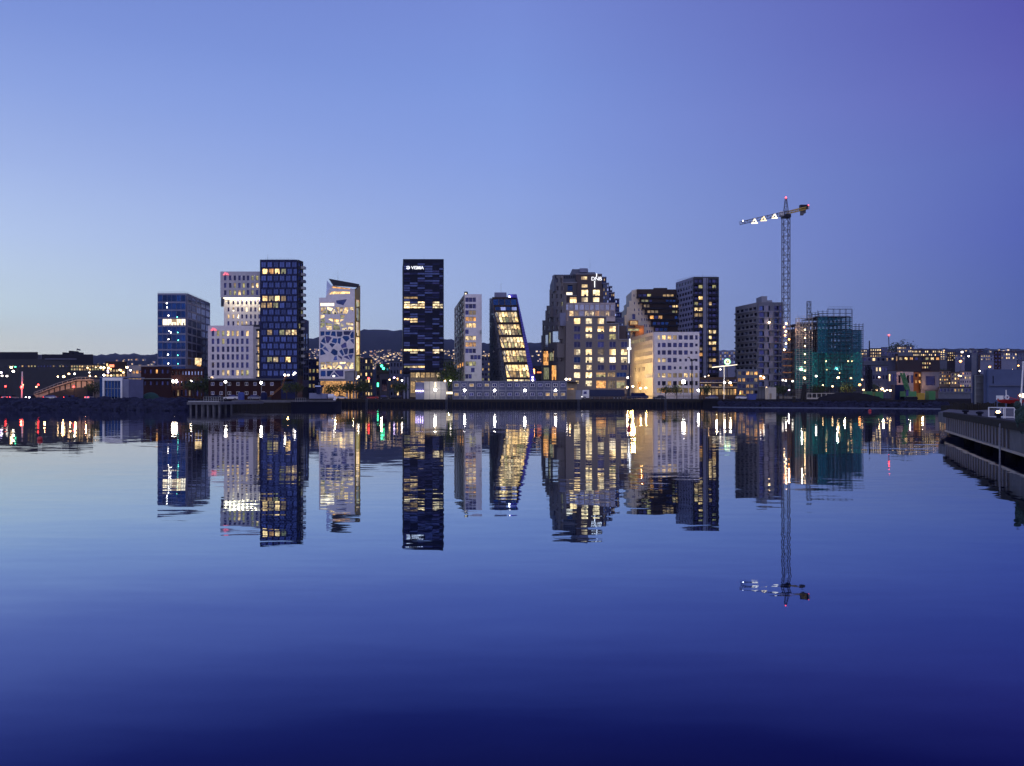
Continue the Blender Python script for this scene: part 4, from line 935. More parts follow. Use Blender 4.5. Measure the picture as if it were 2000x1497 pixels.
point('mast_light', (xm-.5, Yc-6, Z(650, Yc)), (1, .5, .25), 900); MB().box(xm-5, xm+5, Yc-5, Yc+5, GZ-.5, GZ+1.2).build('footing', M['conc'], cr)
for j in range(5): MB().box(xm-2.4, xm+2.4, Yc-2.2, Yc-1.9, Z(690+j*13, Yc), Z(690+j*13, Yc)+.5).build('tie_frame', M['rust'], cr)

# 12 scaffolded building with teal netting
def net(name, col, a):
    m = bpy.data.materials.new(name); m.use_nodes = True; t = m.node_tree; p = t.nodes['Principled BSDF']; p.inputs['Base Color'].default_value = (*col, 1); p.inputs['Roughness'].default_value = .9
    tr = nd(t, 'ShaderNodeBsdfTransparent'); tl = nd(t, 'ShaderNodeBsdfTranslucent'); tl.inputs[0].default_value = (*col, 1); mx = nd(t, 'ShaderNodeMixShader'); mx.inputs[0].default_value = .5; m2 = nd(t, 'ShaderNodeMixShader')
    g = nd(t, 'ShaderNodeNewGeometry'); n = nd(t, 'ShaderNodeTexNoise'); n.inputs['Scale'].default_value = .7; n.inputs['Detail'].default_value = 4; t.links.new(g.outputs['Position'], n.inputs['Vector'])
    t.links.new(mth(t, 'MULTIPLY_ADD', n.outputs[0], .5, a-.25, True), m2.inputs[0])
    t.links.new(p.outputs[0], mx.inputs[1]); t.links.new(tl.outputs[0], mx.inputs[2]); t.links.new(tr.outputs[0], m2.inputs[1]); t.links.new(mx.outputs[0], m2.inputs[2]); t.links.new(m2.outputs[0], t.nodes['Material Output'].inputs[0]); return m
M['net'] = net('teal_debris_netting', (.02, .36, .36), .58); M['netb'] = net('blue_green_netting', (.012, .22, .36), .56)
b = Bld('scaffolded_building', 'building shell wrapped in scaffolding and teal debris netting', 'construction site', base(1620, 395))
def p11(x, y, Y): return (X(c11(x), Y), Y, Z(d11(y), Y))
for (x0, x1, y, Y, m_) in ((520, 640, 850, 400, 'brown'), (645, 850, 812, 396, 'dark'), (850, 920, 900, 402, 'dark')):
    MB().box(X(c11(x0+(x1-x0)*.12), Y), X(c11(x0+(x1-x0)*.55), Y), Y+6, Y+20, GZ, Z(d11(y)+(18 if x0 < 640 else 34), Y)).build('concrete_core', M[m_], b.t)
    cl_ = MB()
    for i in range(9): xx = X(c11(x0+(x1-x0)*i/8), Y); cl_.box(xx-.2, xx+.2, Y+1, Y+1.4, GZ, Z(d11(y)+8, Y)); cl_.box(xx-.2, xx+.2, Y+12, Y+12.4, GZ, Z(d11(y)+8, Y))
    cl_.build('column_frame', M['mid'], b.t)
    fl_ = MB()
    for j in range(14):
        z = GZ+3.15*(j+1)
        if z < Z(d11(y)+6, Y): fl_.box(X(c11(x0)-1, Y), X(c11(x1)+1, Y), Y+.6, Y+22, z-.14, z+.14)
    fl_.build('floor_slab', M['mid'], b.t)
def scaffold(x0, x1, ytop, Y, dx, m='steel'):
    s = MB(); a, c = X(c11(x0), Y), X(c11(x1), Y); n = max(2, round((c-a)/dx)); top = Z(d11(ytop), Y)
    for i in range(n+1):
        x = a+(c-a)*i/n
        for yy in (Y-1.2, Y): s.tube((x, yy, GZ), (x, yy, top+R.uniform(-.3, .3)), .1, k=4)
    z = GZ+2
    while z < top:
        for yy in (Y-1.2, Y): s.tube((a, yy, z), (c, yy, z), .08, k=4); 
        s.tube((a, Y-1.2, z+1), (c, Y-1.2, z+1), .06, k=4); s.box(a, c, Y-1.1, Y-.1, z-.12, z-.02); z += 2.0
    s.build('scaffold_bay', M[m], b.t)
scaffold(500, 602, 850, 397, 1.7); scaffold(602, 645, 820, 398, 1.4, 'timber'); scaffold(640, 700, 805, 394, 2.2, 'dark'); scaffold(700, 855, 795, 392, 3.0, 'dark'); scaffold(855, 924, 885, 399, 1.7, 'dark')
def sheet(x0, y0, x1, y1, Y, m):
    mb = MB(); nx, nz = 26, 18; o = R.random()*9
    for j in range(nz+1):
        for i in range(nx+1):
            p = p11(x0+(x1-x0)*i/nx, y0+(y1-y0)*j/nz, Y); w_ = .22*math.sin(i*1.9+o)+.15*math.sin(j*1.3+i*.4+o)
            mb.v.append((p[0], p[1]+w_, p[2]+(.35*math.sin(i*1.7+o) if j == 0 else 0)))
    for j in range(nz):
        for i in range(nx): q = j*(nx+1)+i; mb.f.append((q, q+1, q+nx+2, q+nx+1)); mb.m.append(0)
    mb.build('debris_netting', M[m], b.t, smooth=True)
sheet(497, 1050, 612, 1300, 396.3, 'net'); sheet(605, 1068, 700, 1290, 393.4, 'net'); sheet(690, 1068, 925, 1290, 391.4, 'net'); sheet(640, 845, 856, 1075, 391.4, 'netb'); sheet(858, 930, 924, 1070, 397.4, 'netb')
for k in range(7): MB().ball((X(c11(562), 396), 396.4, Z(d11(925+k*52), 396)), .32).build('work_lamp', M['lww'], b.t)
point('work_light', (X(c11(548), 392), 393.2, Z(d11(940), 392)), (1, .62, .35), 1400); point('work_light', (X(c11(540), 396), 396.0, Z(d11(1180), 396)), (1, .85, .6), 2200); point('work_light', (X(c11(760), 392), 391, Z(d11(1180), 392)), (.8, .95, .9), 900)
mb = MB(); lattice(mb, p11(585, 860, 400), p11(585, 745, 400), .8, 1.6, .1); mb.build('hoist_mast', M['dark'], b.t)
for x, y in ((695, 1125), (835, 1125), (860, 1125), (700, 1180), (780, 1200)): MB().ball(p11(x, y, 393), .28).build('work_lamp', M['lww'], b.t)
b.finish()
# ------------------------------------------------------------------ street level: lamps, cabins, lorry, boats, sheds, trees
def lamp(px, py, Y, m='lww', r=.45, label=None, group=None, arm=0, name='street_lamp', gz=None, light=0, col=(1, .75, .45), pole='dark'):
    x = X(px, Y); z = Z(py, Y); g = ground_z(x, Y) if gz is None else gz
    t = thing(name, label, 'lamp', (x+arm, Y, g), group)
    q = MB(); q.tube((x+arm, Y+.3, g), (x+arm, Y+.3, z-.1 if arm else z), .07, .05, 6)
    if arm: q.tube((x+arm, Y+.3, z-.1), (x, Y+.3, z+.25), .05, k=5)
    q.build('pole', M[pole], t)
    MB().ball((x, Y, z), r, (1, 1, .8), 10, 6).build('lamp_head', M[m], t)
    if light: point('lamp_light', (x, Y-.8, z-.3), col, light)
    return t
def flood(px, py, Y, r, label, m='lx'):
    x = X(px, Y); z = Z(py, Y); t = thing('floodlight', label, 'lamp', (x, Y, GZ), 'floodlights along the quay')
    MB().tube((x, Y+.3, GZ), (x, Y+.3, z-r*.6), .09, .06, 6).build('pole', M['steel'], t)
    MB().tube((x, Y, z), (x, Y+.45, z), r*1.12, r*.7, 12).build('housing', M['black'], t)
    MB().tube((x, Y-.1, z), (x, Y-.01, z), r, k=14).build('lens', M[m], t); point('spill_light', (x, Y+.9, z+.2), (1, .88, .72), 90*(r/.4)**2, .2); return t
# six flood lamps on posts before the cabins
FL = [(850, 762, 'before the pale site shed'), (907.5, 763, 'before the cabin row near its western end'), (966, 763, 'before the cabin row below the wedge tower'), (1025, 763, 'before the cabin row at its middle right'), (1085, 763, 'before the cabin row near the parked lorry')]
for px, py, w_ in FL: flood(px, py, 272.9, .40, f'blazing white floodlight on a post {w_}')
flood(1335, 746, 330, .75, 'largest and brightest white floodlight before the white corner block')
flood(1364, 763, 300, .42, 'white floodlight low beside the corner of the white block')
flood(440.5, 746, 235, .34, 'floodlight mounted before the red brick house between its second and third windows')
flood(510, 748, 235, .34, 'star bright floodlight before the eastern end of the red brick house')
for px, py, Y in ((1225, 757, 372), (1236, 755, 374), (1251, 758.5, 376), (1261.5, 758, 376)): lamp(px, py, Y, 'lww', .5, 'warm globe lamp before the yellow lit flank of the white corner block', 'globe lamps by the white corner block', light=900, col=(1, .62, .22))
point('shed_light', (X(849, 274), 273.6, Z(760, 274)), (1, .95, .85), 260); point('block_light', (X(1335, 330), 331.5, Z(748, 330)), (1, .85, .6), 2200)
for px, py, w_ in ((1415, 748, 'left of the pair'), (1426, 748, 'right of the pair')): lamp(px, py, 330, 'lw', .45, f'white lamp under the green disc sign, {w_}', 'lamps below the disc sign', light=300)
CITY = []
r = random.Random(21)
for px, py, m_ in ((2, 728, 'lv'), (4, 734.5, 'lw'), (13.5, 735, 'lw'), (26, 725.5, 'lw'), (22, 718, 'lww'), (30, 717, 'lg'), (113, 736, 'lww'), (124.5, 736, 'lww'), (134.5, 730.5, 'lww'), (145.5, 730.5, 'lw'), (174.5, 728, 'lw'), (175.5, 734.5, 'lww'), (187, 735.5, 'lww'), (171, 719, 'lww'), (187, 718, 'lww'), (197, 718.5, 'lww'), (203, 718.5, 'lww'), (212, 719, 'lww'), (210.5, 724, 'lv'), (211, 728, 'lv'), (216, 721, 'lo'), (225, 721, 'lww'), (223, 728, 'lww'), (234, 723, 'lww'), (236, 724, 'lo'), (241, 728, 'lww'), (248, 718, 'lww'), (254.5, 723.5, 'lw'), (263, 718, 'lww'), (272, 729, 'lww'), (266, 735, 'lww'), (259, 742, 'lw'), (264, 749, 'lww'), (275, 744, 'lw'), (275, 750, 'lw'), (228, 737, 'lo'), (217, 734, 'lww'), (251, 751, 'lww'), (203, 733, 'lw'), (44, 752, 'lww'), (71, 756, 'lww')):
    CITY.append((px, py, m_, r.choice([380, 420, 470, 520]) if px > 160 else 340))
for px, py, m_ in ((1226, 738, 'lw'), (1106, 741, 'lw'), (1113, 741, 'lww'), (652, 735, 'lw'), (697, 740, 'lww'), (700, 736, 'lw'), (770, 738, 'lv'), (776, 740, 'lww'), (785, 743.5, 'lw'), (720, 739.5, 'lr'), (761, 742, 'lww'), (869, 744.5, 'lww'), (880, 744, 'lw'), (573, 732, 'lw'), (576, 729, 'lw'), (563, 733, 'lw'), (414, 738, 'lww'), (427, 746, 'lw'), (1377, 736, 'lw'), (1384, 734, 'lww'), (1378, 752, 'lww'), (1407, 722, 'lw'), (1485.5, 735, 'lw'), (1492, 738, 'lw'), (1497, 757, 'lww'), (1529, 743, 'lw'), (1535, 744, 'lw'), (1548, 745, 'lw'), (1541, 762, 'lv'), (1594, 735, 'lw'), (1571, 738, 'lww'), (1637, 738, 'lww'), (1662, 739, 'lww'), (1684, 742, 'lww'), (1607, 753, 'lww'), (1626, 755, 'lww'), (1679, 752, 'lo')):
    CITY.append((px, py, m_, r.choice([330, 360, 380])))
for px, py, m_ in ((1686, 762, 'lww'), (1692, 757, 'lww'), (1702, 763, 'lw'), (1712, 762, 'lww'), (1723, 760, 'lww'), (1728, 764, 'lww'), (1733, 762, 'lww'), (1739, 763, 'lww'), (1747, 764, 'lww'), (1755, 765, 'lo'), (1717, 737, 'lww'), (1765, 745, 'lww'), (1784.5, 745, 'lww'), (1788, 737, 'lo'), (1787, 749, 'lww'), (1795, 749, 'lo'), (1791, 753, 'lww'), (1795, 734, 'lr'), (1808, 744, 'lw'), (1821, 727, 'lw'), (1838, 726, 'lw'), (1738, 727, 'lw'), (1752, 727, 'lw'), (1767, 726.5, 'lww'), (1724, 728, 'lw'), (1831, 762, 'lc'), (1841, 761, 'lc'), (1847, 761, 'lc'), (1870, 761, 'lc'), (1881, 759.5, 'lc'), (1914, 725, 'lw'), (1921, 728, 'lww'), (1919, 718, 'lo'), (1926, 718, 'lo'), (1933, 717, 'lo'), (1977, 723, 'lww'), (1989, 714.5, 'lo'), (1873, 734, 'lw'), (1877, 735, 'lww'), (1845, 757, 'lw'), (1892, 696, 'lw'), (1879, 688, 'lw'), (1858, 705, 'lww'), (1876, 706, 'lo')):
    CITY.append((px, py, m_, r.choice([430, 520, 600]) if py > 730 else r.choice([750, 850, 950])))
ZN = [(160, 'west of the glass pavilion by the road ramp'), (205, 'behind the glass pavilion'), (280, 'at the busy lit junction behind the pavilion'), (420, 'near the western brick houses'), (600, 'at the foot of the navy tower'), (700, 'beside the crystal windowed tower'), (800, 'in the open gap before the lit hillside'), (890, 'beside the pale site shed'), (1120, 'by the little kiosk'), (1240, 'beside the stepped brown block'), (1480, 'near the disc sign and low shops'), (1552, 'at the foot of the tower crane'), (1690, 'before the netted scaffold'), (1760, 'in the site row by the mobile crane'), (1830, 'before the orange lit house'), (1900, 'beyond the end of the pier'), (2001, 'on the slope above the pier hall')]
CN = dict(lw='white', lww='warm', lo='orange', lr='red', lg='green', lc='turquoise', lv='violet')
for px, py, m_, Y in CITY:
    w_ = next(s for lim, s in ZN if px < lim)
    h_ = 'high' if py < 728 else 'low' if py > 750 else 'mid height'
    if m_ in ('lw', 'lww') and R.random() < .45: m_ += '2'
    lamp(px, py, Y, m_, .46*Y/400*R.uniform(.7, 1.35), f'{h_} {CN[m_.rstrip("2")]} street lamp {w_}', 'street lamps along the waterfront', arm=R.choice([0, .8, -.8]))

# glass pavilion
pv_ = thing('pavilion', 'glass pavilion with thick white frame standing above the stone bank', 'pavilion', (X(220, 200), 198, GZ))
Yp = 196; x0, x1, xl, xr = X(200, Yp), X(238.5, Yp), X(193.5, Yp), X(250.5, Yp); zt, zb = Z(738, Yp), GZ
fr = MB()
for a, c, d, e in ((x0, x0+.42, zb, zt), (x1-.42, x1, zb, zt), (x0+.42, x1-.42, zt-.75, zt), (x0+.42, x1-.42, zb, zb+.45)): fr.box(a, c, Yp, Yp+.6, d, e)
fr.build('frame', M['wpaint'], pv_)
MB().box(x0+.42, x1-.42, Yp+.45, Yp+.55, zb+.45, zt-.75).build('glazing', M['bglass'], pv_)
mu = MB()
for k in range(1, 5): x = x0+.42+(x1-x0-.84)*k/5; mu.box(x-.04, x+.04, Yp+.3, Yp+.44, zb+.45, zt-.75)
mu.box(x0+.42, x1-.42, Yp+.3, Yp+.44, zb+2.9, zb+2.98); mu.build('mullions', M['steel'], pv_)
MB().box(xl, x0, Yp+.3, Yp+8, zb, zt-.1).build('side_glazing', M['bglass'], pv_); MB().box(x1, xr, Yp+.25, Yp+8, zb, zt-.3).build('side_wall', M['bluegrey'], pv_); MB().box(xl-.2, xr+.2, Yp+.65, Yp+8.2, zt, zt+.25).build('roof', M['bluegrey'], pv_)

# brick houses
b = Bld('brick_house', 'dark flat roofed brick house with a single lit upper window', 'house', base(306, 300))
b.body(foot((277, 301), (335, 301), (335, 325), (277, 325)), GZ, Z(717, 300), 'brick')
w = [(rect(x-2.2, y, x+2.2, y+8), 'lito' if x == 307 and y == 722 else 'dglass') for x in (284, 295, 307, 318, 328) for y in (722, 745)]
b.wall(front(301), rect(276.5, 716.5, 335.5, 780), w, 'brick'); MB().box(X(276, 300), X(336, 300), 299.6, 300.4, Z(740.6, 300), Z(739.6, 300)).build('string_course', M['steel'], b.t)
b.finish()
b = Bld('brick_house', 'long brick warehouse with rows of tall windows washed by wall lamps', 'house', base(370, 305))
b.body(foot((335, 306), (398, 306), (398, 330), (335, 330)), GZ, Z(721, 305), 'brick')
w = [(rect(x, 725.5, x+3.2, 733), 'pglass') for x in [337.5+i*6.1 for i in range(10)]]+[(rect(x, 745, x+4, 755), 'dglass') for x in [339+i*7.5 for i in range(8)]]+[(rect(x, 762, x+4, 774), 'dim' if i in (1, 4) else 'dglass') for i, x in enumerate([339+i*7.5 for i in range(8)])]
b.wall(front(306), rect(335.7, 720.5, 398.5, 780), w, 'brick')
for x in (337.5, 344, 373.5): MB().ball((X(x, 304), 304.2, Z(745, 304)), .5, (.8, .8, 1.3)).build('wall_lamp', M['lw'], b.t); point('wall_light', (X(x, 304), 303.2, Z(746, 304)), (1, .75, .5), 200)
b.finish()
b = Bld('brick_house', 'long low red brick house with two rows of white framed windows on the quay', 'house', base(478, 242))
b.body(foot((409, 243), (548, 243), (548, 256), (409, 256)), GZ, Z(744, 242), 'brick')
w = [(rect(x-3.3, y, x+3.3, y+6.6), 'dglass', 1) for x in (416.5, 433, 449, 466, 482.5, 499, 515, 532) for y in (747, 765)]
b.wall(front(243), rect(408.5, 743, 549, 781), w, 'brick', frame='wpaint', depth=.15)
rf = MB(); xa, xb = X(407, 242), X(550, 242); rf.face([(xa, 241.6, Z(743.4, 242)), (xb, 241.6, Z(743.4, 242)), (xb, 249, Z(738.5, 242)), (xa, 249, Z(738.5, 242))]); rf.face([(xa, 257, Z(743.4, 242)), (xb, 257, Z(743.4, 242)), (xb, 249, Z(738.5, 242)), (xa, 249, Z(738.5, 242))]); rf.build('roof', M['dbrown'], b.t)
b.finish()

# site cabins: fifteen stacks of two
n0 = MB(); Yk = 276.5; cw, ch_, cdp = 2.62, 3.18, 6
cab = thing('site_cabin', 'x', 'cabin', (0, 0, 0)); pcs = MB(); pcs.box(-cw/2, cw/2, 0, cdp, 0, ch_); pcs.build('body', M['cabin'], cab)
f_ = MB()
for a in (-cw/2, cw/2-.12): f_.box(a, a+.12, -.05, 0, 0, ch_)
for z in (0, ch_-.14): f_.box(-cw/2+.12, cw/2-.12, -.05, 0, z, z+.14)
f_.build('corner_frame', M['grey'], cab)
wn = MB(); wn.box(-.75, .75, -.04, -.005, 1.2, 2.3, 1); wn.box(-.65, .65, -.06, -.041, 1.28, 2.22, 0); wn.box(-.03, .03, -.08, -.061, 1.28, 2.22, 1); wd = wn.build('window', [M['dglass'], M['wpaint']], cab)
wn = MB(); wn.v, wn.f, wn.m = [], [], []; wn.box(-.75, .75, -.04, -.005, 1.2, 2.3, 1); wn.box(-.65, .65, -.06, -.041, 1.28, 2.22, 0); wlit = bpy.data.meshes.new('window_lit'); wlit.from_pydata(wn.v, [], wn.f); wlit.materials.append(M['dim']); wlit.materials.append(M['wpaint']); wlit.polygons.foreach_set('material_index', wn.m)
first = True; n = 15; wbase = wd.data; xs = X(884, Yk); xe = X(1107, Yk)
for i in range(n):
    for j in range(2):
        c = cab if first else copy_tree(cab); first = False
        c.location = (xs+(xe-xs)*(i+.5)/n, Yk, GZ+.01+j*(ch_+.01)); c['group'] = 'stacked site cabins on the quay'
        nm = ['first', 'second', 'third', 'fourth', 'fifth', 'sixth', 'seventh', 'eighth', 'ninth', 'tenth', 'eleventh', 'twelfth', 'thirteenth', 'fourteenth', 'fifteenth'][i]
        li = (i, j) in ((0, 1), (2, 1), (4, 1), (0, 0), (12, 0), (13, 0), (14, 0))
        c['label'] = f'grey site cabin {"with lit window " if li else ""}in the {"upper" if j else "lower"} row, {nm} column from the pale shed'
        for ch in c.children:
            if ch.name.startswith('window'): ch.data = wlit if li else wbase
sh = thing('site_shed', 'tall pale site shed half lit by a floodlight west of the cabins', 'shed', (X(841, 276), 279, GZ))
MB().box(X(811.5, 276), X(828, 276), 276.6, 284, GZ, Z(747, 276)).build('mauve_section', M['bluegrey'], sh); MB().box(X(828, 276)+.02, X(871, 276), 276.3, 284, GZ, Z(745.5, 276)).build('pale_section', M['cream'], sh)
s_ = MB()
for x in (839, 850, 861): s_.box(X(x, 276)-.05, X(x, 276)+.05, 276.24, 276.3, GZ, Z(745.5, 276))
s_.box(X(828, 276), X(871, 276), 276.22, 276.24, Z(762.4, 276), Z(761.9, 276)); s_.build('panel_joints', M['mid'], sh)
MB().box(X(849, 276), X(851.3, 276), 276.05, 276.2, Z(757, 276), Z(746.5, 276)).build('strip_light', M['litw'], sh)
for x in (812.5, 816.5, 820.8, 825.3): MB().ball((X(x, 276), 276.2, Z(764, 276)), .24).build('violet_lamp', M['lv'], sh)
MB().box(X(870.5, 277), X(884, 277), 277.5, 279, Z(770, 277), Z(765.5, 277)).build('lit_gateway', M['litw'], sh)
# kiosk, small container, lorry, van
kk = thing('kiosk', 'small brown kiosk with flat awning behind the lorry cab', 'kiosk', (X(1118, 310), 312, GZ)); MB().box(X(1107, 310), X(1127, 310), 310, 316, GZ, Z(748, 310)).build('body', M['tan'], kk); MB().box(X(1105, 310), X(1130, 310), 308.5, 316.5, Z(748, 310), Z(746.2, 310)).build('awning', M['dbrown'], kk); MB().box(X(1109, 310), X(1121, 310), 309.9, 309.98, Z(775, 310), Z(759, 310)).build('shop_window', M['lito'], kk)
ct = thing('shipping_container', 'pale container with tan end standing between cabins and lorry', 'container', (X(1122, 280), 282, GZ)); MB().box(X(1107, 280), X(1124, 280), 280, 283, GZ, Z(761.5, 280)).build('tan_half', M['tan'], ct); MB().box(X(1124, 280)+.05, X(1136, 280), 280.1, 283, GZ, Z(762.5, 280)).build('grey_half', M['grey'], ct)
lo = thing('lorry', 'parked lorry with white cab and long dark blue trailer', 'lorry', (X(1178, 280), 281, GZ))
xa, xb, xc = X(1137, 279), X(1157.5, 279), X(1220, 279)
cb = MB(); cb.slab([(xa, GZ+.55), (xb-1.2, GZ+.55), (xb-1.2, GZ+3.3), (xa+.35, GZ+3.3), (xa+.08, GZ+1.9)], 279.2, 281.7); cb.build('cab', M['wpaint'], lo); MB().slab([(xa+.5, GZ+1.9), (xa+1.6, GZ+1.9), (xa+1.6, GZ+2.8), (xa+.62, GZ+2.8)], 279.14, 279.2).build('cab_window', M['dglass'], lo)
MB().box(xb-1, xc, 279.1, 281.8, GZ+1.15, GZ+3.4).build('trailer', M['trailer'], lo); MB().box(xb-.9, xc-.1, 279.5, 281.4, GZ+.9, GZ+1.15).build('chassis', M['black'], lo)
def wheel(x, y, r, par, w_=.3, cz=None):
    cz = GZ+r if cz is None else cz; o = MB().tube((x, y, cz), (x, y+w_, cz), r, k=14).build('wheel', M['black'], par); MB().tube((x, y-.01, cz), (x, y+.05, cz), r*.5, k=10).build('rim', M['steel'], o)
for x in (xa+.9, xb-.2, xc-3.6, xc-2.5, xc-1.4): wheel(x, 279.1, .5, lo)
MB().box(xa-.03, xa+.1, 279.4, 279.7, GZ+.9, GZ+1.1).build('headlight', M['lw'], lo)

# cars
def car(px, Y, paint, label, front_=-1, tail=True, mats=('lr', 'lw'), heading=0, rz=None):
    x = X(px, Y); t = thing('car', label, 'car', (x, Y, GZ), 'cars on the waterfront road')
    def pb(name, prof, y0, y1, m): MB().slab([(x+front_*a, GZ+z) for a, z in prof], Y+y0, Y+y1).build(name, m if not isinstance(m, str) else M[m], t)
    pb('body', [(-2.1, .32), (2.1, .32), (2.15, .62), (1.95, .82), (.95, .92), (-1.9, .98), (-2.15, .7)], -.88, .88, paint); pb('cabin', [(1.0, .92), (.35, 1.42), (-1.1, 1.46), (-1.75, .97)], -.76, .76, 'dglass')
    for a in (-1.3, 1.35): wheel(x+front_*a, Y-.9, .32, t, .22); wheel(x+front_*a, Y+.68, .32, t, .22)
    for s in (-.62, .62):
        MB().ball((x-front_*2.12, Y+s, GZ+.75), .17, (.5, 1, .8), 8, 5).build('tail_light', M[mats[0]], t); MB().ball((x+front_*2.1, Y+s, GZ+.66), .18, (.5, 1, .8), 8, 5).build('headlight', M[mats[1]], t)
    if rz is not None: t.rotation_euler = (0, 0, rz)
    return t
PAINT = ['dark', 'wpaint', 'grey', 'blue', 'red', 'black']
for i, (px, Y, rz, lb) in enumerate(((3, 317, -1.9, 'dark car with red tail lights by the western edge'), (14, 318, -1.8, 'white car with tail lights glowing red before the dark office'), (25, 317, -1.75, 'grey car braking behind the pale mast'), (95, 316, -1.7, 'blue car with red tail lights at the ramp foot'), (108, 318, -1.7, 'dark red car climbing the road ramp'), (134, 316, -1.65, 'black car half way up before the ramp wall'), (146, 318, -1.65, 'dark car with orange red lights near the ramp wall'), (175, 317, -1.6, 'white car just west of the glass pavilion'))):
    car(px, Y, PAINT[i % 6], lb, 1, rz=rz+math.pi)
car(60, 300, 'dark', 'dark car facing the water with dazzling headlights', -1, mats=('lr', 'lx'), rz=math.pi/2+.05)
for i, (px, Y, lb) in enumerate(((98, 305, 'pale parked car below the ramp'), (668, 300, 'white parked car before the orange lit trees'), (728, 302, 'red parked car in the open gap'), (752, 303, 'dark parked car east of the red one'), (1287, 285, 'dark car behind the blue van'), (1390, 286, 'pale car by the low shops'), (1450, 270, 'white pickup near the crane foot'), (452, 232, 'white car before the red brick house'), (500, 231, 'pale grey car at the east end of the red brick house'), (424, 232, 'dark car at the west end of the red brick house'))): car(px, Y, ['wpaint', 'wpaint', 'red', 'dark', 'dark', 'grey', 'wpaint', 'wpaint', 'grey', 'dark'][i], lb, R.choice([-1, 1]), mats=('mid', 'steel'))
vn = thing('van', 'blue boxy van with dark windows parked on the quay beside the lorry', 'van', (X(1250, 280), 281, GZ)); xa, xb = X(1233, 280), X(1267, 280)
MB().slab([(xa, GZ+.4), (xb, GZ+.4), (xb, GZ+1.3), (xb-.9, GZ+1.5), (xb-1.5, GZ+2.3), (xa+.1, GZ+2.35)], 280, 282).build('body', M['navy'], vn); MB().box(xa+.4, xb-1.7, 279.94, 279.99, GZ+1.4, GZ+2.05).build('window', M['tglass'], vn)
for x in (xa+1.1, xb-1.1): wheel(x, 279.9, .36, vn)

# western background: long dark halls, road ramp, junction houses
b = Bld('dark_hall', 'long black flat roofed hall silhouetted at the western edge', 'building', base(10, 640)); b.body(foot((-160, 640), (74, 640), (74, 700), (-160, 700)), GZ, Z(688, 640), 'black'); b.body(foot((74, 645), (81, 645), (81, 690), (74, 690)), GZ, Z(693, 645), 'bluegrey', 'end_bay'); b.finish()
b = Bld('dark_hall', 'dark lower hall with rooftop boxes and a flag', 'building', base(130, 620)); b.body(foot((81.5, 620), (182, 620), (182, 680), (81.5, 680)), GZ, Z(692.5, 620), 'black')
for x, w_, y in ((123.5, 5, 688.5), (137, 7, 685.5), (147, 6, 688)): MB().box(X(x-w_/2, 620), X(x+w_/2, 620), 620.5, 630, Z(693, 620), Z(y, 620)).build('roof_box', M['black'], b.t)
MB().tube((X(150.5, 622), 622, Z(693, 622)), (X(150.5, 622), 622, Z(681, 622)), .2).build('flagpole', M['black'], b.t)
fg = MB()
for i in range(6): fg.face([(X(150.5, 622)+i*.45, 622+.2*math.sin(i), Z(681.3, 622)-.1*i), (X(150.5, 622)+(i+1)*.45, 622+.2*math.sin(i+1), Z(681.3, 622)-.1*(i+1)), (X(150.5, 622)+(i+1)*.45, 622+.2*math.sin(i+1), Z(684, 622)-.1*(i+1)), (X(150.5, 622)+i*.45, 622+.2*math.sin(i), Z(684, 622)-.1*i)])
fg.build('flag', M['navy'], b.t); b.finish()
b = Bld('dark_hall', 'long dark terminal with a pale roof edge and faint windows before the black halls', 'building', base(90, 560)); b.body(foot((-120, 561), (137, 561), (137, 600), (-120, 600)), GZ, Z(702, 560), 'dark')
MB().box(X(88, 560), X(148, 560), 559.5, 561, Z(702.3, 560), Z(701, 560)).build('roof_edge', M['bluegrey'], b.t)
b.wall(front(561), rect(-120, 702, 137, 779), [(rect(x, 714, x+r_, 717.5), R.choice(['dim', 'dglass', 'litg', 'dglass', 'dglass'])) for x, r_ in [(12+i*6.1, 3.6) for i in range(20)]], 'dark'); b.finish()
b = Bld('office_block', 'low office strip with two rows of small yellow windows behind the ramp', 'office building', base(172, 540)); b.body(foot((137.5, 541), (206, 541), (206, 570), (137.5, 570)), GZ, Z(712, 540), 'dark')
b.wall(front(541), rect(137.5, 711.5, 206, 779), [(rect(139+i*5.1, y, 142.7+i*5.1, y+4), R.choice(['litg', 'litg', 'lit', 'dim'])) for i in range(13) for y in (714, 720)], 'dark'); b.finish()
rp = MB(); Yr = 335; rp.slab([(X(66, Yr), GZ), (X(183, Yr), GZ), (X(183, Yr), Z(741, Yr)), (X(150, Yr), Z(741.5, Yr)), (X(112, Yr), Z(753, Yr)), (X(82, Yr), Z(765, Yr)), (X(66, Yr), Z(771, Yr))], Yr, Yr+11)
tag(rp.build('road_ramp', mat('ramp_concrete', (.26,.22,.19), .8, var=.5, scale=.5)), kind='structure')
rm = MB()
for k in range(9):
    px = 96+k*10.5; rm.box(X(px, Yr)-.25, X(px, Yr)+.25, Yr-.12, Yr-.004, GZ, Z(interp([(66, 771), (82, 765), (112, 753), (150, 741.5), (183, 741)], px), Yr)-.6)
rm.slab([(X(66, Yr), Z(772.5, Yr)), (X(82, Yr), Z(767, Yr)), (X(112, Yr), Z(755.5, Yr)), (X(150, Yr), Z(744, Yr)), (X(183, Yr), Z(743.5, Yr)), (X(183, Yr), Z(745, Yr)), (X(150, Yr), Z(745.5, Yr)), (X(112, Yr), Z(757, Yr)), (X(82, Yr), Z(768.5, Yr))], Yr-.5, Yr-.13)
rm.slab([(X(86, Yr), GZ), (X(183, Yr), GZ), (X(183, Yr), Z(757, Yr)), (X(150, Yr), Z(759, Yr)), (X(110, Yr), Z(769, Yr))], Yr-5, Yr-.6)
tag(rm.build('ramp_road', M['asphalt']), kind='structure')
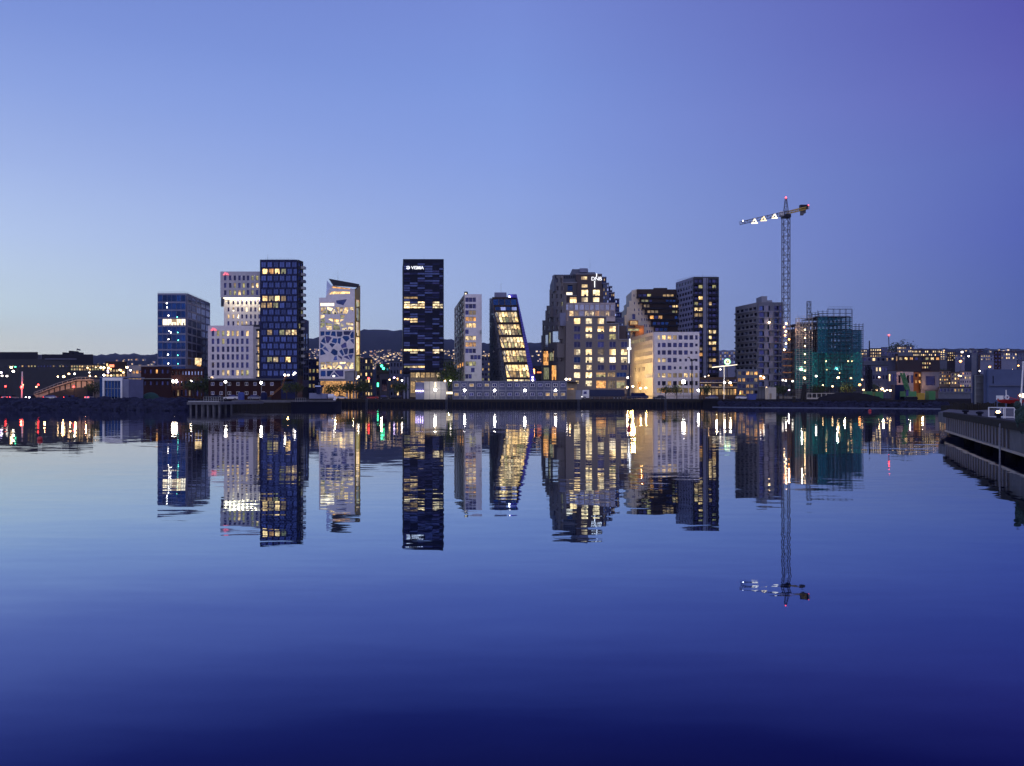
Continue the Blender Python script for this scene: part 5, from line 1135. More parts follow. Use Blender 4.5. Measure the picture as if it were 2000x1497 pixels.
rs = thing('guard_rail', 'pale steel guard rail climbing along the edge of the road ramp', 'railing', (X(130, Yr), Yr, GZ)); g_ = MB()
pts = [(66, 771), (82, 765), (112, 753), (150, 741.5), (183, 741)]
for (a, c), (d, e) in zip(pts, pts[1:]):
    g_.tube((X(a, Yr), Yr+.2, Z(c, Yr)+.9), (X(d, Yr), Yr+.2, Z(e, Yr)+.9), .12)
    for k in range(4): t = k/4; g_.tube((X(a+(d-a)*t, Yr), Yr+.2, Z(c+(e-c)*t, Yr)), (X(a+(d-a)*t, Yr), Yr+.2, Z(c+(e-c)*t, Yr)+.9), .08)
g_.build('rail', M['steel'], rs)
for x, y in ((90, 758), (125, 748), (150, 745), (170, 745), (140, 758)): point('road_light', (X(x, 330), 329, Z(y-3, 330)), (1, .45, .20), 560)
point('road_light', (X(35, 330), 326, GZ+4), (1, .28, .12), 1500); point('junction_light', (X(235, 400), 392, GZ+9), (1, .6, .3), 1500)
b = Bld('low_building', 'pale low building behind the junction lights', 'building', base(280, 430)); b.body(foot((249, 431), (308, 431), (308, 450), (249, 450)), GZ, Z(714.5, 430), 'grey'); b.wall(front(431), rect(249, 714, 308, 778), [(rect(252+i*7, y, 257+i*7, y+6), R.choice(['dim', 'lit', 'dglass', 'lito'])) for i in range(8) for y in (724, 737, 750, 762)], 'grey'); b.finish()
b = Bld('low_building', 'junction house with a glowing orange red sign', 'building', base(228, 455)); b.body(foot((206.5, 456), (248, 456), (248, 475), (206.5, 475)), GZ, Z(707, 455), 'dbrown'); b.wall(front(456), rect(206.5, 706.5, 248, 778), [(rect(208+i*6.4, y, 213+i*6.4, y+5), R.choice(['lito', 'lit', 'dim', 'lit', 'litg'])) for i in range(6) for y in (722, 731, 740, 752)]+[(rect(208, 705+5, 212, 716), 'lit')], 'dbrown'); MB().box(X(214, 455), X(223, 455), 454.6, 455, Z(717.5, 455), Z(712.5, 455)).build('red_sign', M['sgo'], b.t); b.finish()
ps_ = thing('signal_mast', 'pale mast with a large glowing red signal beside the western road', 'traffic light', (X(42.5, 312), 312, GZ)); MB().tube((X(42.5, 312), 312, GZ), (X(43.5, 312), 312, Z(726, 312)), .3, .22).build('pole', M['wpaint'], ps_); MB().ball((X(41, 311), 311.5, Z(756.5, 311)), .55).build('signal_lamp', M['lr'], ps_)
point('signal_light', (X(41, 310), 310, Z(757, 310)), (1, .05, .03), 900)
for px, py, lb in ((12, 755, 'left of the signal mast'), (76, 752, 'before the ramp foot'), (145, 756, 'before the ramp wall')):
    t = thing('traffic_light', f'small traffic light on a dark post showing red {lb}', 'traffic light', (X(px, 314), 314, GZ), 'traffic lights'); MB().tube((X(px, 314), 314, GZ), (X(px, 314), 314, Z(py-2, 314)), .08).build('pole', M['black'], t); MB().box(X(px, 314)-.2, X(px, 314)+.2, 313.7, 313.95, Z(py, 314)-.5, Z(py, 314)+.5).build('housing', M['black'], t); MB().ball((X(px, 314), 313.6, Z(py, 314)), .34).build('signal_lamp', M['lr'], t)
tn = thing('site_tent', 'dark green tarpaulin mound beside the pavilion', 'tarpaulin', (X(290, 205), 205, GZ)); m_ = MB(); m_.ball((X(291, 205), 206, GZ), 2.2, (1.1, .8, .95), 14, 8); m_.build('tarpaulin', M['teal'], tn, smooth=True)
sk = thing('skip', 'grey open skip between pavilion and tarpaulin', 'skip', (X(261, 205), 205, GZ)); MB().slab([(X(252, 204), GZ+.1), (X(269, 204), GZ+.1), (X(271, 204), GZ+1.6), (X(250.5, 204), GZ+1.6)], 204, 206).build('body', M['bluegrey'], sk); MB().box(X(250, 204), X(271.5, 204), 203.9, 206.1, GZ+1.6, GZ+1.75).build('rim', M['steel'], sk)

# workboat
wbt = thing('workboat', 'dark workboat with high wheelhouse and white life rafts moored at the quay', 'boat', (X(612, 208), 208, 0))
hl_ = MB(); yb = 207; xa, xb = X(566, yb), X(664, yb)
sec = [(0, .5, .3), (.08, 1.2, 0), (.85, 1.3, 0), (1, .15, .35)]
for i, (t, hw_, zb_) in enumerate(sec):
    x = xa+(xb-xa)*t; k = len(hl_.v); hl_.v += [(x, yb+1.6-hw_*1.3, 1.7+.25*(t > .9)), (x, yb+1.6+hw_*1.3, 1.7+.25*(t > .9)), (x, yb+1.6+hw_*.9, -.5+zb_), (x, yb+1.6-hw_*.9, -.5+zb_)]
    if i:
        for q in range(4): hl_.f.append((k-4+q, k-4+(q+1) % 4, k+(q+1) % 4, k+q)); hl_.m.append(0)
hl_.f += [(0, 1, 2, 3), (12, 13, 14, 15)]; hl_.m += [0, 0]; hl_.build('hull', M['black'], wbt)
def bx(px0, py0, px1, py1, y0, y1, name, m, par=wbt): return MB().box(X(px0, yb), X(px1, yb), y0, y1, Z(py1, yb), Z(py0, yb)).build(name, M[m], par)
bx(603, 768, 626, 779, 207.4, 209.4, 'deckhouse', 'bluegrey'); bx(626.5, 769, 637, 779, 207.5, 209.2, 'deckhouse', 'bluegrey')
wh = MB(); wh.slab([(X(618, yb), Z(770, yb)), (X(625, yb), Z(770, yb)), (X(626, yb), Z(757, yb)), (X(617, yb), Z(757, yb))], 207.2, 209.2); wh.slab([(X(616.5, yb), Z(757, yb)), (X(627, yb), Z(757, yb)), (X(629, yb), Z(752.5, yb)), (X(613, yb), Z(752.5, yb))], 206.9, 209.4); wh.build('wheelhouse', M['navy'], wbt)
bx(615.5, 755.8, 626.8, 753.5, 206.86, 206.89, 'wheelhouse_window', 'pglass'); MB().tube((X(621, yb), 208, Z(752, yb)), (X(621, yb), 208, Z(747, yb)), .07).build('radar_mast', M['steel'], wbt)
for px in (641, 646.5): MB().tube((X(px, yb), 207.3, Z(774.5, yb)), (X(px, yb)+.7, 207.3, Z(774.5, yb)), .62, k=12).build('life_raft', M['wpaint'], wbt)
bx(651, 773, 655, 782, 207, 207.8, 'deck_locker', 'wpaint'); rr = MB()
for px in range(577, 600, 4): rr.tube((X(px, yb), 207.1, 1.7), (X(px, yb), 207.1, 2.7), .035)
rr.tube((X(577, yb), 207.1, 2.7), (X(597, yb), 207.1, 2.7), .035); rr.build('deck_railing', M['steel'], wbt)
dk = thing('deck_crane', 'slim slanted lattice boom with white lamps leaning over the red brick house end', 'crane', (X(528, 215), 217, GZ)); m_ = MB(); lattice(m_, (X(521, 217), 217, GZ+.3), (X(551, 217), 217, Z(755, 217)), .16, .9, .022); lattice(m_, (X(551, 217), 217, Z(755, 217)), (X(558, 217), 217, Z(733, 217)), .14, .9, .022); m_.build('boom', M['rust'], dk); MB().ball((X(557, 217), 216.7, Z(733, 217)), .25).build('boom_lamp', M['lw'], dk); MB().box(X(519, 217)-.8, X(519, 217)+1.2, 216, 218, GZ, GZ+.9).build('base', M['dark'], dk)
for px, lb, m_ in ((466, 'blue cylinder tank before the red brick house', 'blue'), (511, 'grey blue cylinder tank east of the blue one', 'navy')):
    t = thing('storage_tank', lb, 'tank', (X(px, 214), 216, GZ), 'tanks on the western quay'); MB().tube((X(px, 214), 216, GZ), (X(px, 214), 216, GZ+1.9), .85, k=16).build('shell', M[m_], t); MB().tube((X(px, 214), 216, GZ+1.9), (X(px, 214), 216, GZ+2.1), .85, .5, 16).build('lid', M[m_], t)
tr_ = thing('timber_pile_cluster', 'dark leaning cluster of tall timber mooring piles in front of the scaffold', 'piles', (X(1562, 226), 226, 0))
for a, c, y in ((1549, 1549, 775), (1552, 1552, 776), (1564, 1569, 752), (1571, 1571, 749.5), (1573.5, 1573.5, 751), (1560, 1570, 765)): MB().tube((X(a, 226), 226+R.uniform(-.4, .4), -1), (X(c, 226), 226, Z(y, 226)), .33, .25, 8).build('pile', M['timber'], tr_)
MB().tube((X(1547, 225), 225, 1.7), (X(1575, 225), 225, 1.7), .18).build('cross_beam', M['timber'], tr_)
for px, Y, z, lb in ((78, 55, .18, 'small red mooring buoy floating in the open western water'), (1229, 74, .2, 'dark red mooring buoy floating below the stepped brown block'), (1699, 163, .3, 'pink red buoy floating off the rubble shore')):
    t = thing('buoy', lb, 'buoy', (X(px, Y), Y, 0), 'red buoys'); MB().ball((X(px, Y), Y, z*.5), z, (1, 1, 1), 12, 8).build('float', M['red'], t, smooth=True); MB().tube((X(px, Y), Y, z*1.3), (X(px, Y), Y, z*2.1), z*.18).build('ring', M['black'], t)

# lamp post with three arms, disc sign and canopy, low shops
lp = thing('lamp_post', 'unlit black lamp post with three drooping arms before the white corner block', 'lamp post', (X(1351.5, 300), 300, GZ)); zt = Z(703, 300); MB().tube((X(1351.5, 300), 300, GZ), (X(1351.5, 300), 300, zt), .26, .2, 8).build('pole', M['black'], lp)
for dx, dz in ((-1.25, .9), (.95, .2), (1.5, -.1)): m_ = MB(); m_.tube((X(1351.5, 300), 300, zt-.4), (X(1351.5, 300)+dx, 300, zt+dz), .13); m_.ball((X(1351.5, 300)+dx, 300, zt+dz), .35, (1.5, 1, .5)); m_.build('arm', M['black'], lp)
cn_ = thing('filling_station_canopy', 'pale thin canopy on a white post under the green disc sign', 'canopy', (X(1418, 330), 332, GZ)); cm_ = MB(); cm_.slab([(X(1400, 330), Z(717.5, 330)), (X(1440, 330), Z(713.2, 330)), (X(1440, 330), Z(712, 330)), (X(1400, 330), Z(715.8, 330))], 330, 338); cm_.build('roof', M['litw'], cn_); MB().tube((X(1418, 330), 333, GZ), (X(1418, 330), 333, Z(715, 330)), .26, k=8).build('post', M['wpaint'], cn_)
ds = thing('disc_sign', 'round green and white glowing sign with a yellow mark above the canopy', 'sign', (X(1421, 345), 345, GZ)); zc = Z(707, 345); xc_ = X(1421, 345)
MB().tube((xc_, 345.2, zc), (xc_, 345.5, zc), 1.35, k=24).build('panel', M['sgg'], ds); MB().tube((xc_, 344.95, zc), (xc_, 345.15, zc), 1.05, k=24).build('ring', M['sgw'], ds); MB().tube((xc_, 344.8, zc), (xc_, 344.9, zc), .78, k=24).build('inner_disc', M['green'], ds)
MB().slab([(xc_-.55, zc+.45), (xc_+.55, zc+.45), (xc_+.3, zc-.05), (xc_, zc-.55), (xc_-.3, zc-.05)], 344.6, 344.75).build('sign_mark', M['sgy'], ds); MB().tube((xc_, 345.8, GZ), (xc_, 345.8, zc), .2).build('post', M['dark'], ds)
b = Bld('low_shop', 'row of low shops with lit fronts and balconies behind the canopy', 'shop', base(1405, 350)); b.body(foot((1367, 351), (1438, 351), (1438, 370), (1367, 370)), GZ, Z(738, 350), 'dbrown'); b.wall(front(351), rect(1366.5, 737, 1438.5, 779), [(rect(1369+i*7, y, 1374.5+i*7, y+h_), R.choice(ml), 1) for i in range(10) for y, h_, ml in ((742, 5, ['dim', 'dglass', 'litg', 'dglass']), (751, 4, ['dim', 'lito', 'dglass']), (760, 12, ['lit', 'lito', 'dim', 'litp']))], 'dbrown')
for y in (748, 757): MB().box(X(1366, 350), X(1439, 350), 349.4, 350.4, Z(y, 350), Z(y-1, 350)).build('cornice', M['cream'], b.t)
b.finish()
b = Bld('low_shop', 'dark flat apartments with bare balconies east of the canopy', 'building', base(1458, 370)); b.body(foot((1439, 371), (1480, 371), (1480, 395), (1439, 395)), GZ, Z(722, 370), 'dark'); b.wall(front(371), rect(1438.6, 721.5, 1480, 779), [(rect(1441+i*8, y, 1447+i*8, y+7), R.choice(['dglass', 'dglass', 'dim', 'lito']), 1) for i in range(5) for y in (726, 739, 751, 763)], 'mid'); b.finish()
b = Bld('low_building', 'hillside flats with rows of faint windows behind the disc sign', 'building', base(1420, 700)); b.body(foot((1404, 701), (1440, 701), (1440, 730), (1404, 730)), GZ, Z(686, 700), 'bluegrey'); b.wall(front(701), rect(1404, 685, 1440, 770), [(rect(1406+i*4.4, y, 1408.6+i*4.4, y+3.6), R.choice(['pglass', 'dim', 'dglass'])) for i in range(8) for y in (688, 694, 700, 706)], 'bluegrey'); b.finish()
# construction yard
lit_yard = thing('site_hoarding', 'long pale site fence with posts in front of the scaffold', 'fence', (X(1610, 300), 300, GZ)); m_ = MB(); m_.box(X(1575, 300), X(1690, 300), 300, 300.1, GZ+.05, GZ+.6); m_.build('rail_panel', M['cream'], lit_yard)
for i in range(13): MB().box(X(1576+i*9.4, 300)-.12, X(1576+i*9.4, 300)+.12, 299.8, 299.98, GZ, GZ+2.3).build('post', M['cream'], lit_yard)
MB().box(X(1575, 300), X(1690, 300), 299.7, 299.79, GZ+2.1, GZ+2.3).build('top_rail', M['cream'], lit_yard)
kb = thing('site_cabin', 'pale yellow site box beside the foot of the crane', 'cabin', (X(1508, 300), 302, GZ)); MB().box(X(1501, 300), X(1516, 300), 300, 304, GZ, Z(757, 300)).build('body', M['cream'], kb); MB().box(X(1503, 300), X(1507, 300), 299.92, 299.98, GZ+.1, GZ+2.2).build('door', M['tan'], kb)
og = thing('wheel_loader', 'orange yellow site loader with cab by the canopy post', 'loader', (X(1450, 300), 301, GZ)); MB().box(X(1445, 300), X(1456, 300), 300, 302, GZ+.6, GZ+1.9).build('body', M['yellow'], og); MB().box(X(1447, 300), X(1452, 300), 300.2, 301.8, GZ+1.9, GZ+3.2).build('cab', M['lito'], og)
for x in (1446.5, 1454.5): wheel(X(x, 300), 299.7, .65, og, .4)
bt = thing('covered_skip', 'blue covered skip on the rubble shore below the grey apartments', 'skip', (X(1469, 245), 246, GZ)); MB().slab([(X(1463, 245), GZ), (X(1476, 245), GZ), (X(1478, 245), GZ+1.7), (X(1461.5, 245), GZ+1.7)], 245, 247).build('body', M['blue'], bt); MB().box(X(1461, 245), X(1478.5, 245), 244.9, 247.1, GZ+1.7, GZ+1.85).build('cover', M['blue'], bt)
md = MB(); md.ball((X(1662, 240), 242, GZ-.3), 2.7, (3.4, 1.5, .9), 28, 14); md.ball((X(1692, 238), 240, GZ-.3), 2.0, (3.2, 1.4, .8), 24, 12); md.ball((X(1630, 240), 241, GZ-.3), 1.6, (3, 1.4, .7), 20, 10); rm_ = random.Random(2); md.v = [(x+rm_.uniform(-.25, .25), y+rm_.uniform(-.25, .25), z+rm_.uniform(-.18, .18)) for x, y, z in md.v]
tag(md.build('spoil_heap', M['earth'], org=Vector((X(1662, 240), 242, GZ)), smooth=True), kind='structure')
mc = thing('mobile_crane', 'green crawler crane with its boom raised to the left', 'crane', (X(1775, 245), 246, GZ)); MB().box(X(1767, 245), X(1790, 245), 245, 248, GZ+1, GZ+2.6).build('engine_house', M['green'], mc); MB().box(X(1769, 245), X(1774, 245), 244.8, 246, GZ+1.2, GZ+3.1).build('cab', M['dglass'], mc); m_ = MB(); lattice(m_, (X(1778, 245), 246, GZ+2), (X(1765.5, 245), 246, Z(729, 245)), .42, 1, .13); m_.build('boom', M['green'], mc)
for y in (244.6, 247.6): MB().slab([(X(1766, 245)+.3, GZ), (X(1792, 245)-.3, GZ), (X(1792, 245), GZ+.45), (X(1792, 245)-.3, GZ+.95), (X(1766, 245)+.3, GZ+.95), (X(1766, 245), GZ+.45)], y, y+.7).build('crawler_track', M['black'], mc)
for i, (a, c, y, m_, lb) in enumerate(((1692, 1704, 765, 'green', 'green steel container west of the dark pile driver'), (1710, 1725, 766, 'green', 'pale green container east of the dark pile driver'), (1793, 1806, 768, 'yellow', 'mustard container beside the crawler crane'), (1815, 1827, 764, 'green', 'tall bright green container east of the mustard one'), (1748, 1771, 752, 'navy', 'dark blue container stack behind the crawler crane'))):
    t = thing('shipping_container', lb, 'container', (X(c, 250), 251, GZ), 'containers in the works yard'); MB().box(X(a, 250), X(c, 250), 250, 252.4, GZ, Z(y, 250)).build('shell', M[m_], t); q = MB()
    for k in range(1, 8): x = X(a+(c-a)*k/8, 250); q.box(x-.04, x+.04, 249.94, 250, GZ+.1, Z(y, 250)-.1)
    q.build('corrugation', M[m_], t)
pd = thing('pile_driver', 'tall dark pile driver tower among the green containers', 'pile driver', (X(1700, 255), 256, GZ)); m_ = MB(); lattice(m_, (X(1698, 255), 256, GZ), (X(1698, 255), 256, Z(714, 255)), .5, 1.4, .14); lattice(m_, (X(1703, 255), 256, GZ), (X(1702, 255), 256, Z(722, 255)), .4, 1.4, .12); m_.build('leader', M['black'], pd); MB().box(X(1694, 255), X(1706, 255), 255, 258, GZ+.5, GZ+2.5).build('engine_house', M['dark'], pd)
# buildings on the right
def house(px0, px1, y, yb_, Y, m, rows, cols, pal, label, roof='dbrown', cat='building', name='hillside_building', p=.7, pitched=0, depth=14):
    x0, x1 = X(px0, Y), X(px1, Y); g = min(ground_z(x0, Y), ground_z(x1, Y))-1.5
    b = Bld(name, label, cat, (X((px0+px1)/2, Y), Y, max(g+1.5, 0)), 'buildings on the eastern slope')
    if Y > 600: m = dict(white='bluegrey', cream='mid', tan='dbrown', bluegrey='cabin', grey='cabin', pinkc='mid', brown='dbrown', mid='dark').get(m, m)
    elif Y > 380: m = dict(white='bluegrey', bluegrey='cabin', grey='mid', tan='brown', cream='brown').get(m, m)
    xb0, xb1 = X(px0, Y+depth), X(px1, Y+depth)                      # side walls run back along the street, away from the water
    b.body([(x0, Y+.5), (x1, Y+.5), (xb1, Y+depth), (xb0, Y+depth)], g, Z(y, Y)-.4, m)
    zb_ = max(Z(yb_, Y), g); pxb = HZ-(zb_-CZ)*F/Y; w = []
    for j in range(rows):
        for i in range(cols):
            cw_, rh = (px1-px0)/cols, (pxb-y)/rows; a = px0+cw_*(i+.22); c = y+rh*(j+.25)
            w.append((rect(a, c, a+cw_*.56, c+rh*.5), R.choice(pal) if R.random() < p else 'dglass'))
    b.wall(front(Y+.5), rect(px0, y, px1, pxb), w, m)
    if pitched:
        q = MB(); z0, z1 = Z(y, Y)-.3, Z(y-pitched, Y); q.face([(x0-.4, Y-.5, z0), (x1+.4, Y-.5, z0), (x1, Y+depth/2, z1), (x0, Y+depth/2, z1)]); q.face([(xb0-.4, Y+depth+.5, z0), (xb1+.4, Y+depth+.5, z0), (x1, Y+depth/2, z1), (x0, Y+depth/2, z1)]); q.face([(x0-.4, Y-.5, z0), (xb0-.4, Y+depth+.5, z0), (x0, Y+depth/2, z1)]); q.face([(x1+.4, Y-.5, z0), (xb1+.4, Y+depth+.5, z0), (x1, Y+depth/2, z1)]); q.build('roof', M[roof], b.t)
    else: MB().prism([(x0-.3, Y-.3), (x1+.3, Y-.3), (xb1+.3, Y+depth), (xb0-.3, Y+depth)], Z(y, Y)-.1, Z(y, Y)+.3).build('roof', M[roof], b.t)
    return b.finish()
W1 = ['hlit', 'litp', 'hlit', 'dim']; W2 = ['lit', 'lito', 'litg']; W3 = ['lit', 'dim', 'litp', 'hlit']
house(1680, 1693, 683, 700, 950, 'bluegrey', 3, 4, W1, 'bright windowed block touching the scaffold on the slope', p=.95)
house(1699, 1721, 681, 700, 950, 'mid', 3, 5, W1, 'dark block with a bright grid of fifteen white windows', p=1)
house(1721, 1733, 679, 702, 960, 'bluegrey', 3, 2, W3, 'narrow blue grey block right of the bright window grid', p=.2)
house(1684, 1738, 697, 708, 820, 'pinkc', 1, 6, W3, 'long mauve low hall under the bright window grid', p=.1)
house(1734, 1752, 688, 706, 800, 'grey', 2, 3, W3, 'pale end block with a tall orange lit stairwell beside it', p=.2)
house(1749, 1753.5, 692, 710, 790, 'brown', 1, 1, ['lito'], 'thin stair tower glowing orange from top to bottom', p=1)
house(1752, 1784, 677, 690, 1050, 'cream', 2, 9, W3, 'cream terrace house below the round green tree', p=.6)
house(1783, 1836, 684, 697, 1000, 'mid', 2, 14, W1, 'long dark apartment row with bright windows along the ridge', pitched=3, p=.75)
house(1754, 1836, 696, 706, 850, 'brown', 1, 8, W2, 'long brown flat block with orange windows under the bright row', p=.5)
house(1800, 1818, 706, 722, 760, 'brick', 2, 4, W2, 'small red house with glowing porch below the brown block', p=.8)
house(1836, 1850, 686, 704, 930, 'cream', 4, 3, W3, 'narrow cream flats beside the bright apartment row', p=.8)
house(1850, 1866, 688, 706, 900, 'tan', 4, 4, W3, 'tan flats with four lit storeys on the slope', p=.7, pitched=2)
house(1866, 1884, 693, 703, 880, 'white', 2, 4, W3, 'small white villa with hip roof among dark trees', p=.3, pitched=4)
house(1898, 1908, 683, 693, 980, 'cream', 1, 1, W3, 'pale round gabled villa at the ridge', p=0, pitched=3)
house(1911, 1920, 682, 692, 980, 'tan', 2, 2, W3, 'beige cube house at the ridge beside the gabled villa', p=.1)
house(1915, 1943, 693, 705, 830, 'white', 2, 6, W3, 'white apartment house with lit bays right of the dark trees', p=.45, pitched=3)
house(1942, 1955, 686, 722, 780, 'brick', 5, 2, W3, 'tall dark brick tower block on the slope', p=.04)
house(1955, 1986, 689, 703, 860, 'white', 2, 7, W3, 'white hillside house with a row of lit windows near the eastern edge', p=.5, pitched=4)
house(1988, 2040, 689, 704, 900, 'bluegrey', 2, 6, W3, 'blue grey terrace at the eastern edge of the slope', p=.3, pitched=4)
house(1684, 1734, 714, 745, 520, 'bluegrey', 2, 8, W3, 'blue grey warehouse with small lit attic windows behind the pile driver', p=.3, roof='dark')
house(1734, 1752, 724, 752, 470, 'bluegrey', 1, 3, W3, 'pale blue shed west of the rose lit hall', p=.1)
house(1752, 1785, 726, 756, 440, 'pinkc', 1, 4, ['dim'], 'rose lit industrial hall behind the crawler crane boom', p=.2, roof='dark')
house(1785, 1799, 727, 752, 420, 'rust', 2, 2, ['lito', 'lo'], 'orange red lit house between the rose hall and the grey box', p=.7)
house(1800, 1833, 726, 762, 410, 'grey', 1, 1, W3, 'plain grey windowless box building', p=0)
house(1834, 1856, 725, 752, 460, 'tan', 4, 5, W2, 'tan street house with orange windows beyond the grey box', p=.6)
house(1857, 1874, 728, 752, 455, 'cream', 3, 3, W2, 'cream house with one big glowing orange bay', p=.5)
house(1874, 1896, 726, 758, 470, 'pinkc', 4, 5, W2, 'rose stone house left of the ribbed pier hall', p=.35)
house(1834, 1896, 757, 768, 400, 'grey', 1, 9, ['dim', 'litg'], 'low grey garage strip behind the turquoise lamps', p=.5)
point('street_light', (X(1768, 430), 425, GZ+9), (1, .55, .45), 2600); point('street_light', (X(1792, 410), 405, GZ+7), (1, .45, .15), 2600); point('street_light', (X(1860, 440), 440, GZ+8), (1, .6, .3), 2600); point('street_light', (X(1725, 350), 350, GZ+7), (1, .7, .4), 1500); point('street_light', (X(1650, 330), 330, GZ+5), (1, .7, .4), 1300); point('street_light', (X(1540, 380), 380, GZ+6), (1, .85, .7), 2200); point('street_light', (X(1400, 340), 340, GZ+7), (1, .65, .35), 1500)
for px in (745, 690, 655): point('street_light', (X(px, 340), 340, GZ+6), (1, .6, .25), 1800)
MB_ = thing('chimney', 'slim dark chimney above the bright window grid', 'chimney', base(1698, 960)); MB().tube((X(1698, 960), 960, 30), (X(1698, 960), 960, Z(666, 960)), 1.0, .7, 8).build('stack', M['black'], MB_)
tcr = thing('tower_crane', 'far slanted crane boom with a red tip lamp above the slope', 'crane', base(1738, 1100)); MB().tube((X(1738, 1100), 1100, 50), (X(1735.5, 1100), 1100, Z(656, 1100)), .7, .5, 6).build('boom', M['dark'], tcr); MB().ball((X(1735.5, 1100), 1099, Z(655, 1100)), 1.1).build('warning_lamp', M['lr'], tcr)
# hall, boat and stores on the pier
hlb = Bld('boat_hall', 'big blue grey boat hall with ribbed glazed bay on the pier', 'hall', (X(1950, 112), 112, PT))
hlb.body([(X(1925, 112), 112.5), (X(2070, 112), 112.5), (X(2090, 130), 130), (X(1928, 130), 130)], PT, Z(722.5, 112), 'hallblue'); hlb.wall(front(112.5), rect(1926, 722, 2080, 794), [(rect(1934.5, 735, 1937, 750), 'dglass')], 'hallblue')
MB().box(X(1940, 111), X(2080, 111), 111.7, 111.95, Z(754.5, 112), Z(753.5, 112)).build('cladding_joint', M['mid'], hlb.t)
hlb.body([(X(1903, 114), 114), (X(1925, 114)-.05, 114), (X(1926, 130)-.05, 130), (X(1906, 130), 130)], PT, Z(732, 114), 'dark', 'glazed_bay')
q = MB()
for i in range(12): x = X(1904+i*1.85, 114); q.box(x-.05, x+.05, 113.8, 114, PT, Z(733, 114))
for y in (734, 747, 759, 772): q.box(X(1903, 114), X(1925, 114), 113.7, 113.79, Z(y, 114)-.1, Z(y, 114)+.1)
q.build('metal_ribs', M['steel'], hlb.t); MB().prism([(X(1895, 115), 114.5), (X(1903, 115)-.05, 114.5), (X(1903, 128)-.05, 128), (X(1897, 128), 128)], PT, Z(733, 115)).build('end_pillar', M['hallblue'], hlb.t); hlb.finish()
rb = thing('workboat', 'small red workboat propped on a cradle before the boat hall', 'boat', (X(1972, 95), 95, PT))
x0, x1 = X(1949, 95), X(1996, 95); zb_, zt_ = Z(789, 95), Z(781, 95); q = MB(); n0 = 0
for i, (t, h_, zz) in enumerate(((0, .15, .3), (.18, .6, .05), (.8, .7, 0), (1, .55, 0))):
    x = x0+(x1-x0)*t; k = len(q.v); q.v += [(x, 95-h_, zt_+(.12 if t == 0 else 0)), (x, 95+h_, zt_+(.12 if t == 0 else 0)), (x, 95+h_*.3, zb_+zz), (x, 95-h_*.3, zb_+zz)]
    if i: 
        for s in range(4): q.f.append((k-4+s, k-4+(s+1) % 4, k+(s+1) % 4, k+s)); q.m.append(0)
q.f += [(0, 1, 2, 3), (12, 13, 14, 15)]; q.m += [0, 0]; q.build('hull', M['red'], rb)
MB().box(X(1949.5, 95), X(1956, 95), 94.6, 95.4, zt_, Z(773, 95)).build('cabin', M['wpaint'], rb); MB().tube((X(1965.5, 95), 95, zt_), (X(1965, 95), 95, Z(762, 95)), .06).build('mast', M['wpaint'], rb); q = MB()
for i in range(14):
    a, c = 2*math.pi*i/14, 2*math.pi*(i+1)/14; q.tube((X(1961.5, 95)+.22*math.cos(a), 94.5, Z(776.5, 95)+.22*math.sin(a)), (X(1961.5, 95)+.22*math.cos(c), 94.5, Z(776.5, 95)+.22*math.sin(c)), .07)
q.build('lifebuoy', M['wpaint'], rb); q = MB(); q.tube((X(1968, 95), 95, Z(776, 95)), (X(1988, 95), 95, zt_), .05); q.tube((X(1984, 95), 94.6, zt_), (X(1984, 95), 94.6, Z(770, 95)), .03); q.build('derrick', M['red'], rb)
for x in (1956, 1974, 1990):
    q = MB(); q.box(X(x, 95)-.08, X(x, 95)+.08, 94.4, 95.6, PT, zb_+.1); q.build('cradle', M['timber'], rb)
rk = thing('steel_rack', 'white painted steel rack standing on the pier below the red boat', 'rack', (X(1972, 48), 48, PT)); q = MB()
for x in (1960.5, 1984.5):
    for y in (47.5, 49): q.tube((X(x, 47.5), y, PT), (X(x, 47.5), y, Z(796.5, 47.5)), .035)
for z in (PT+.06, Z(797, 47.5)):
    for y in (47.5, 49): q.tube((X(1960.5, 47.5), y, z), (X(1984.5, 47.5), y, z), .03)
    for x in (1960.5, 1984.5): q.tube((X(x, 47.5), 47.5, z), (X(x, 47.5), 49, z), .03)
for x in (1963.5, 1981): q.tube((X(x, 47.5), 47.5, PT), (X(x, 47.5), 47.5, Z(797, 47.5)), .025)
q.build('frame', M['wpaint'], rk)
lamp(1949.3, 805, 60, 'lww', .13, 'small warm lamp low on the pier beside the steel rack', 'pier lamps', gz=PT, light=4, name='pier_lamp'); lamp(1996.3, 773, 70, 'lww', .22, 'round warm lamp in front of the leaning pole', 'pier lamps', gz=PT, light=8, name='pier_lamp')
fp = thing('flagpole', 'pale slightly leaning pole at the eastern edge of the pier', 'pole', (X(1993, 62), 62, PT)); MB().tube((X(1992.5, 62), 62, PT), (X(1998.5, 62), 62, Z(709, 62)), .07, .05, 8).build('shaft', M['wpaint'], fp); MB().ball((X(1998.5, 62), 62, Z(708.5, 62)), .09).build('cap', M['wpaint'], fp)
nb = thing('net_bundle', 'dark green fishing net bundle hanging over the pier edge', 'net', (X(2002, 35.2), 35.2, PT)); q = MB(); rn = random.Random(8)
for i in range(16): q.ball((X(1999+rn.uniform(-5, 6), 35), 35+rn.uniform(-.2, .35), Z(792+i*3.6, 35)), rn.uniform(.14, .22), (1, 1, 1.3), 8, 6)
q.build('netting', mat('net_fibre', (.03,.06,.055), .95, var=.5, scale=14, bump=1), nb, smooth=True)
pf_ = thing('piling_fence', 'curved row of dark upright timber piles around the slip behind the pier', 'piling', (X(1900, 78), 78, 0))
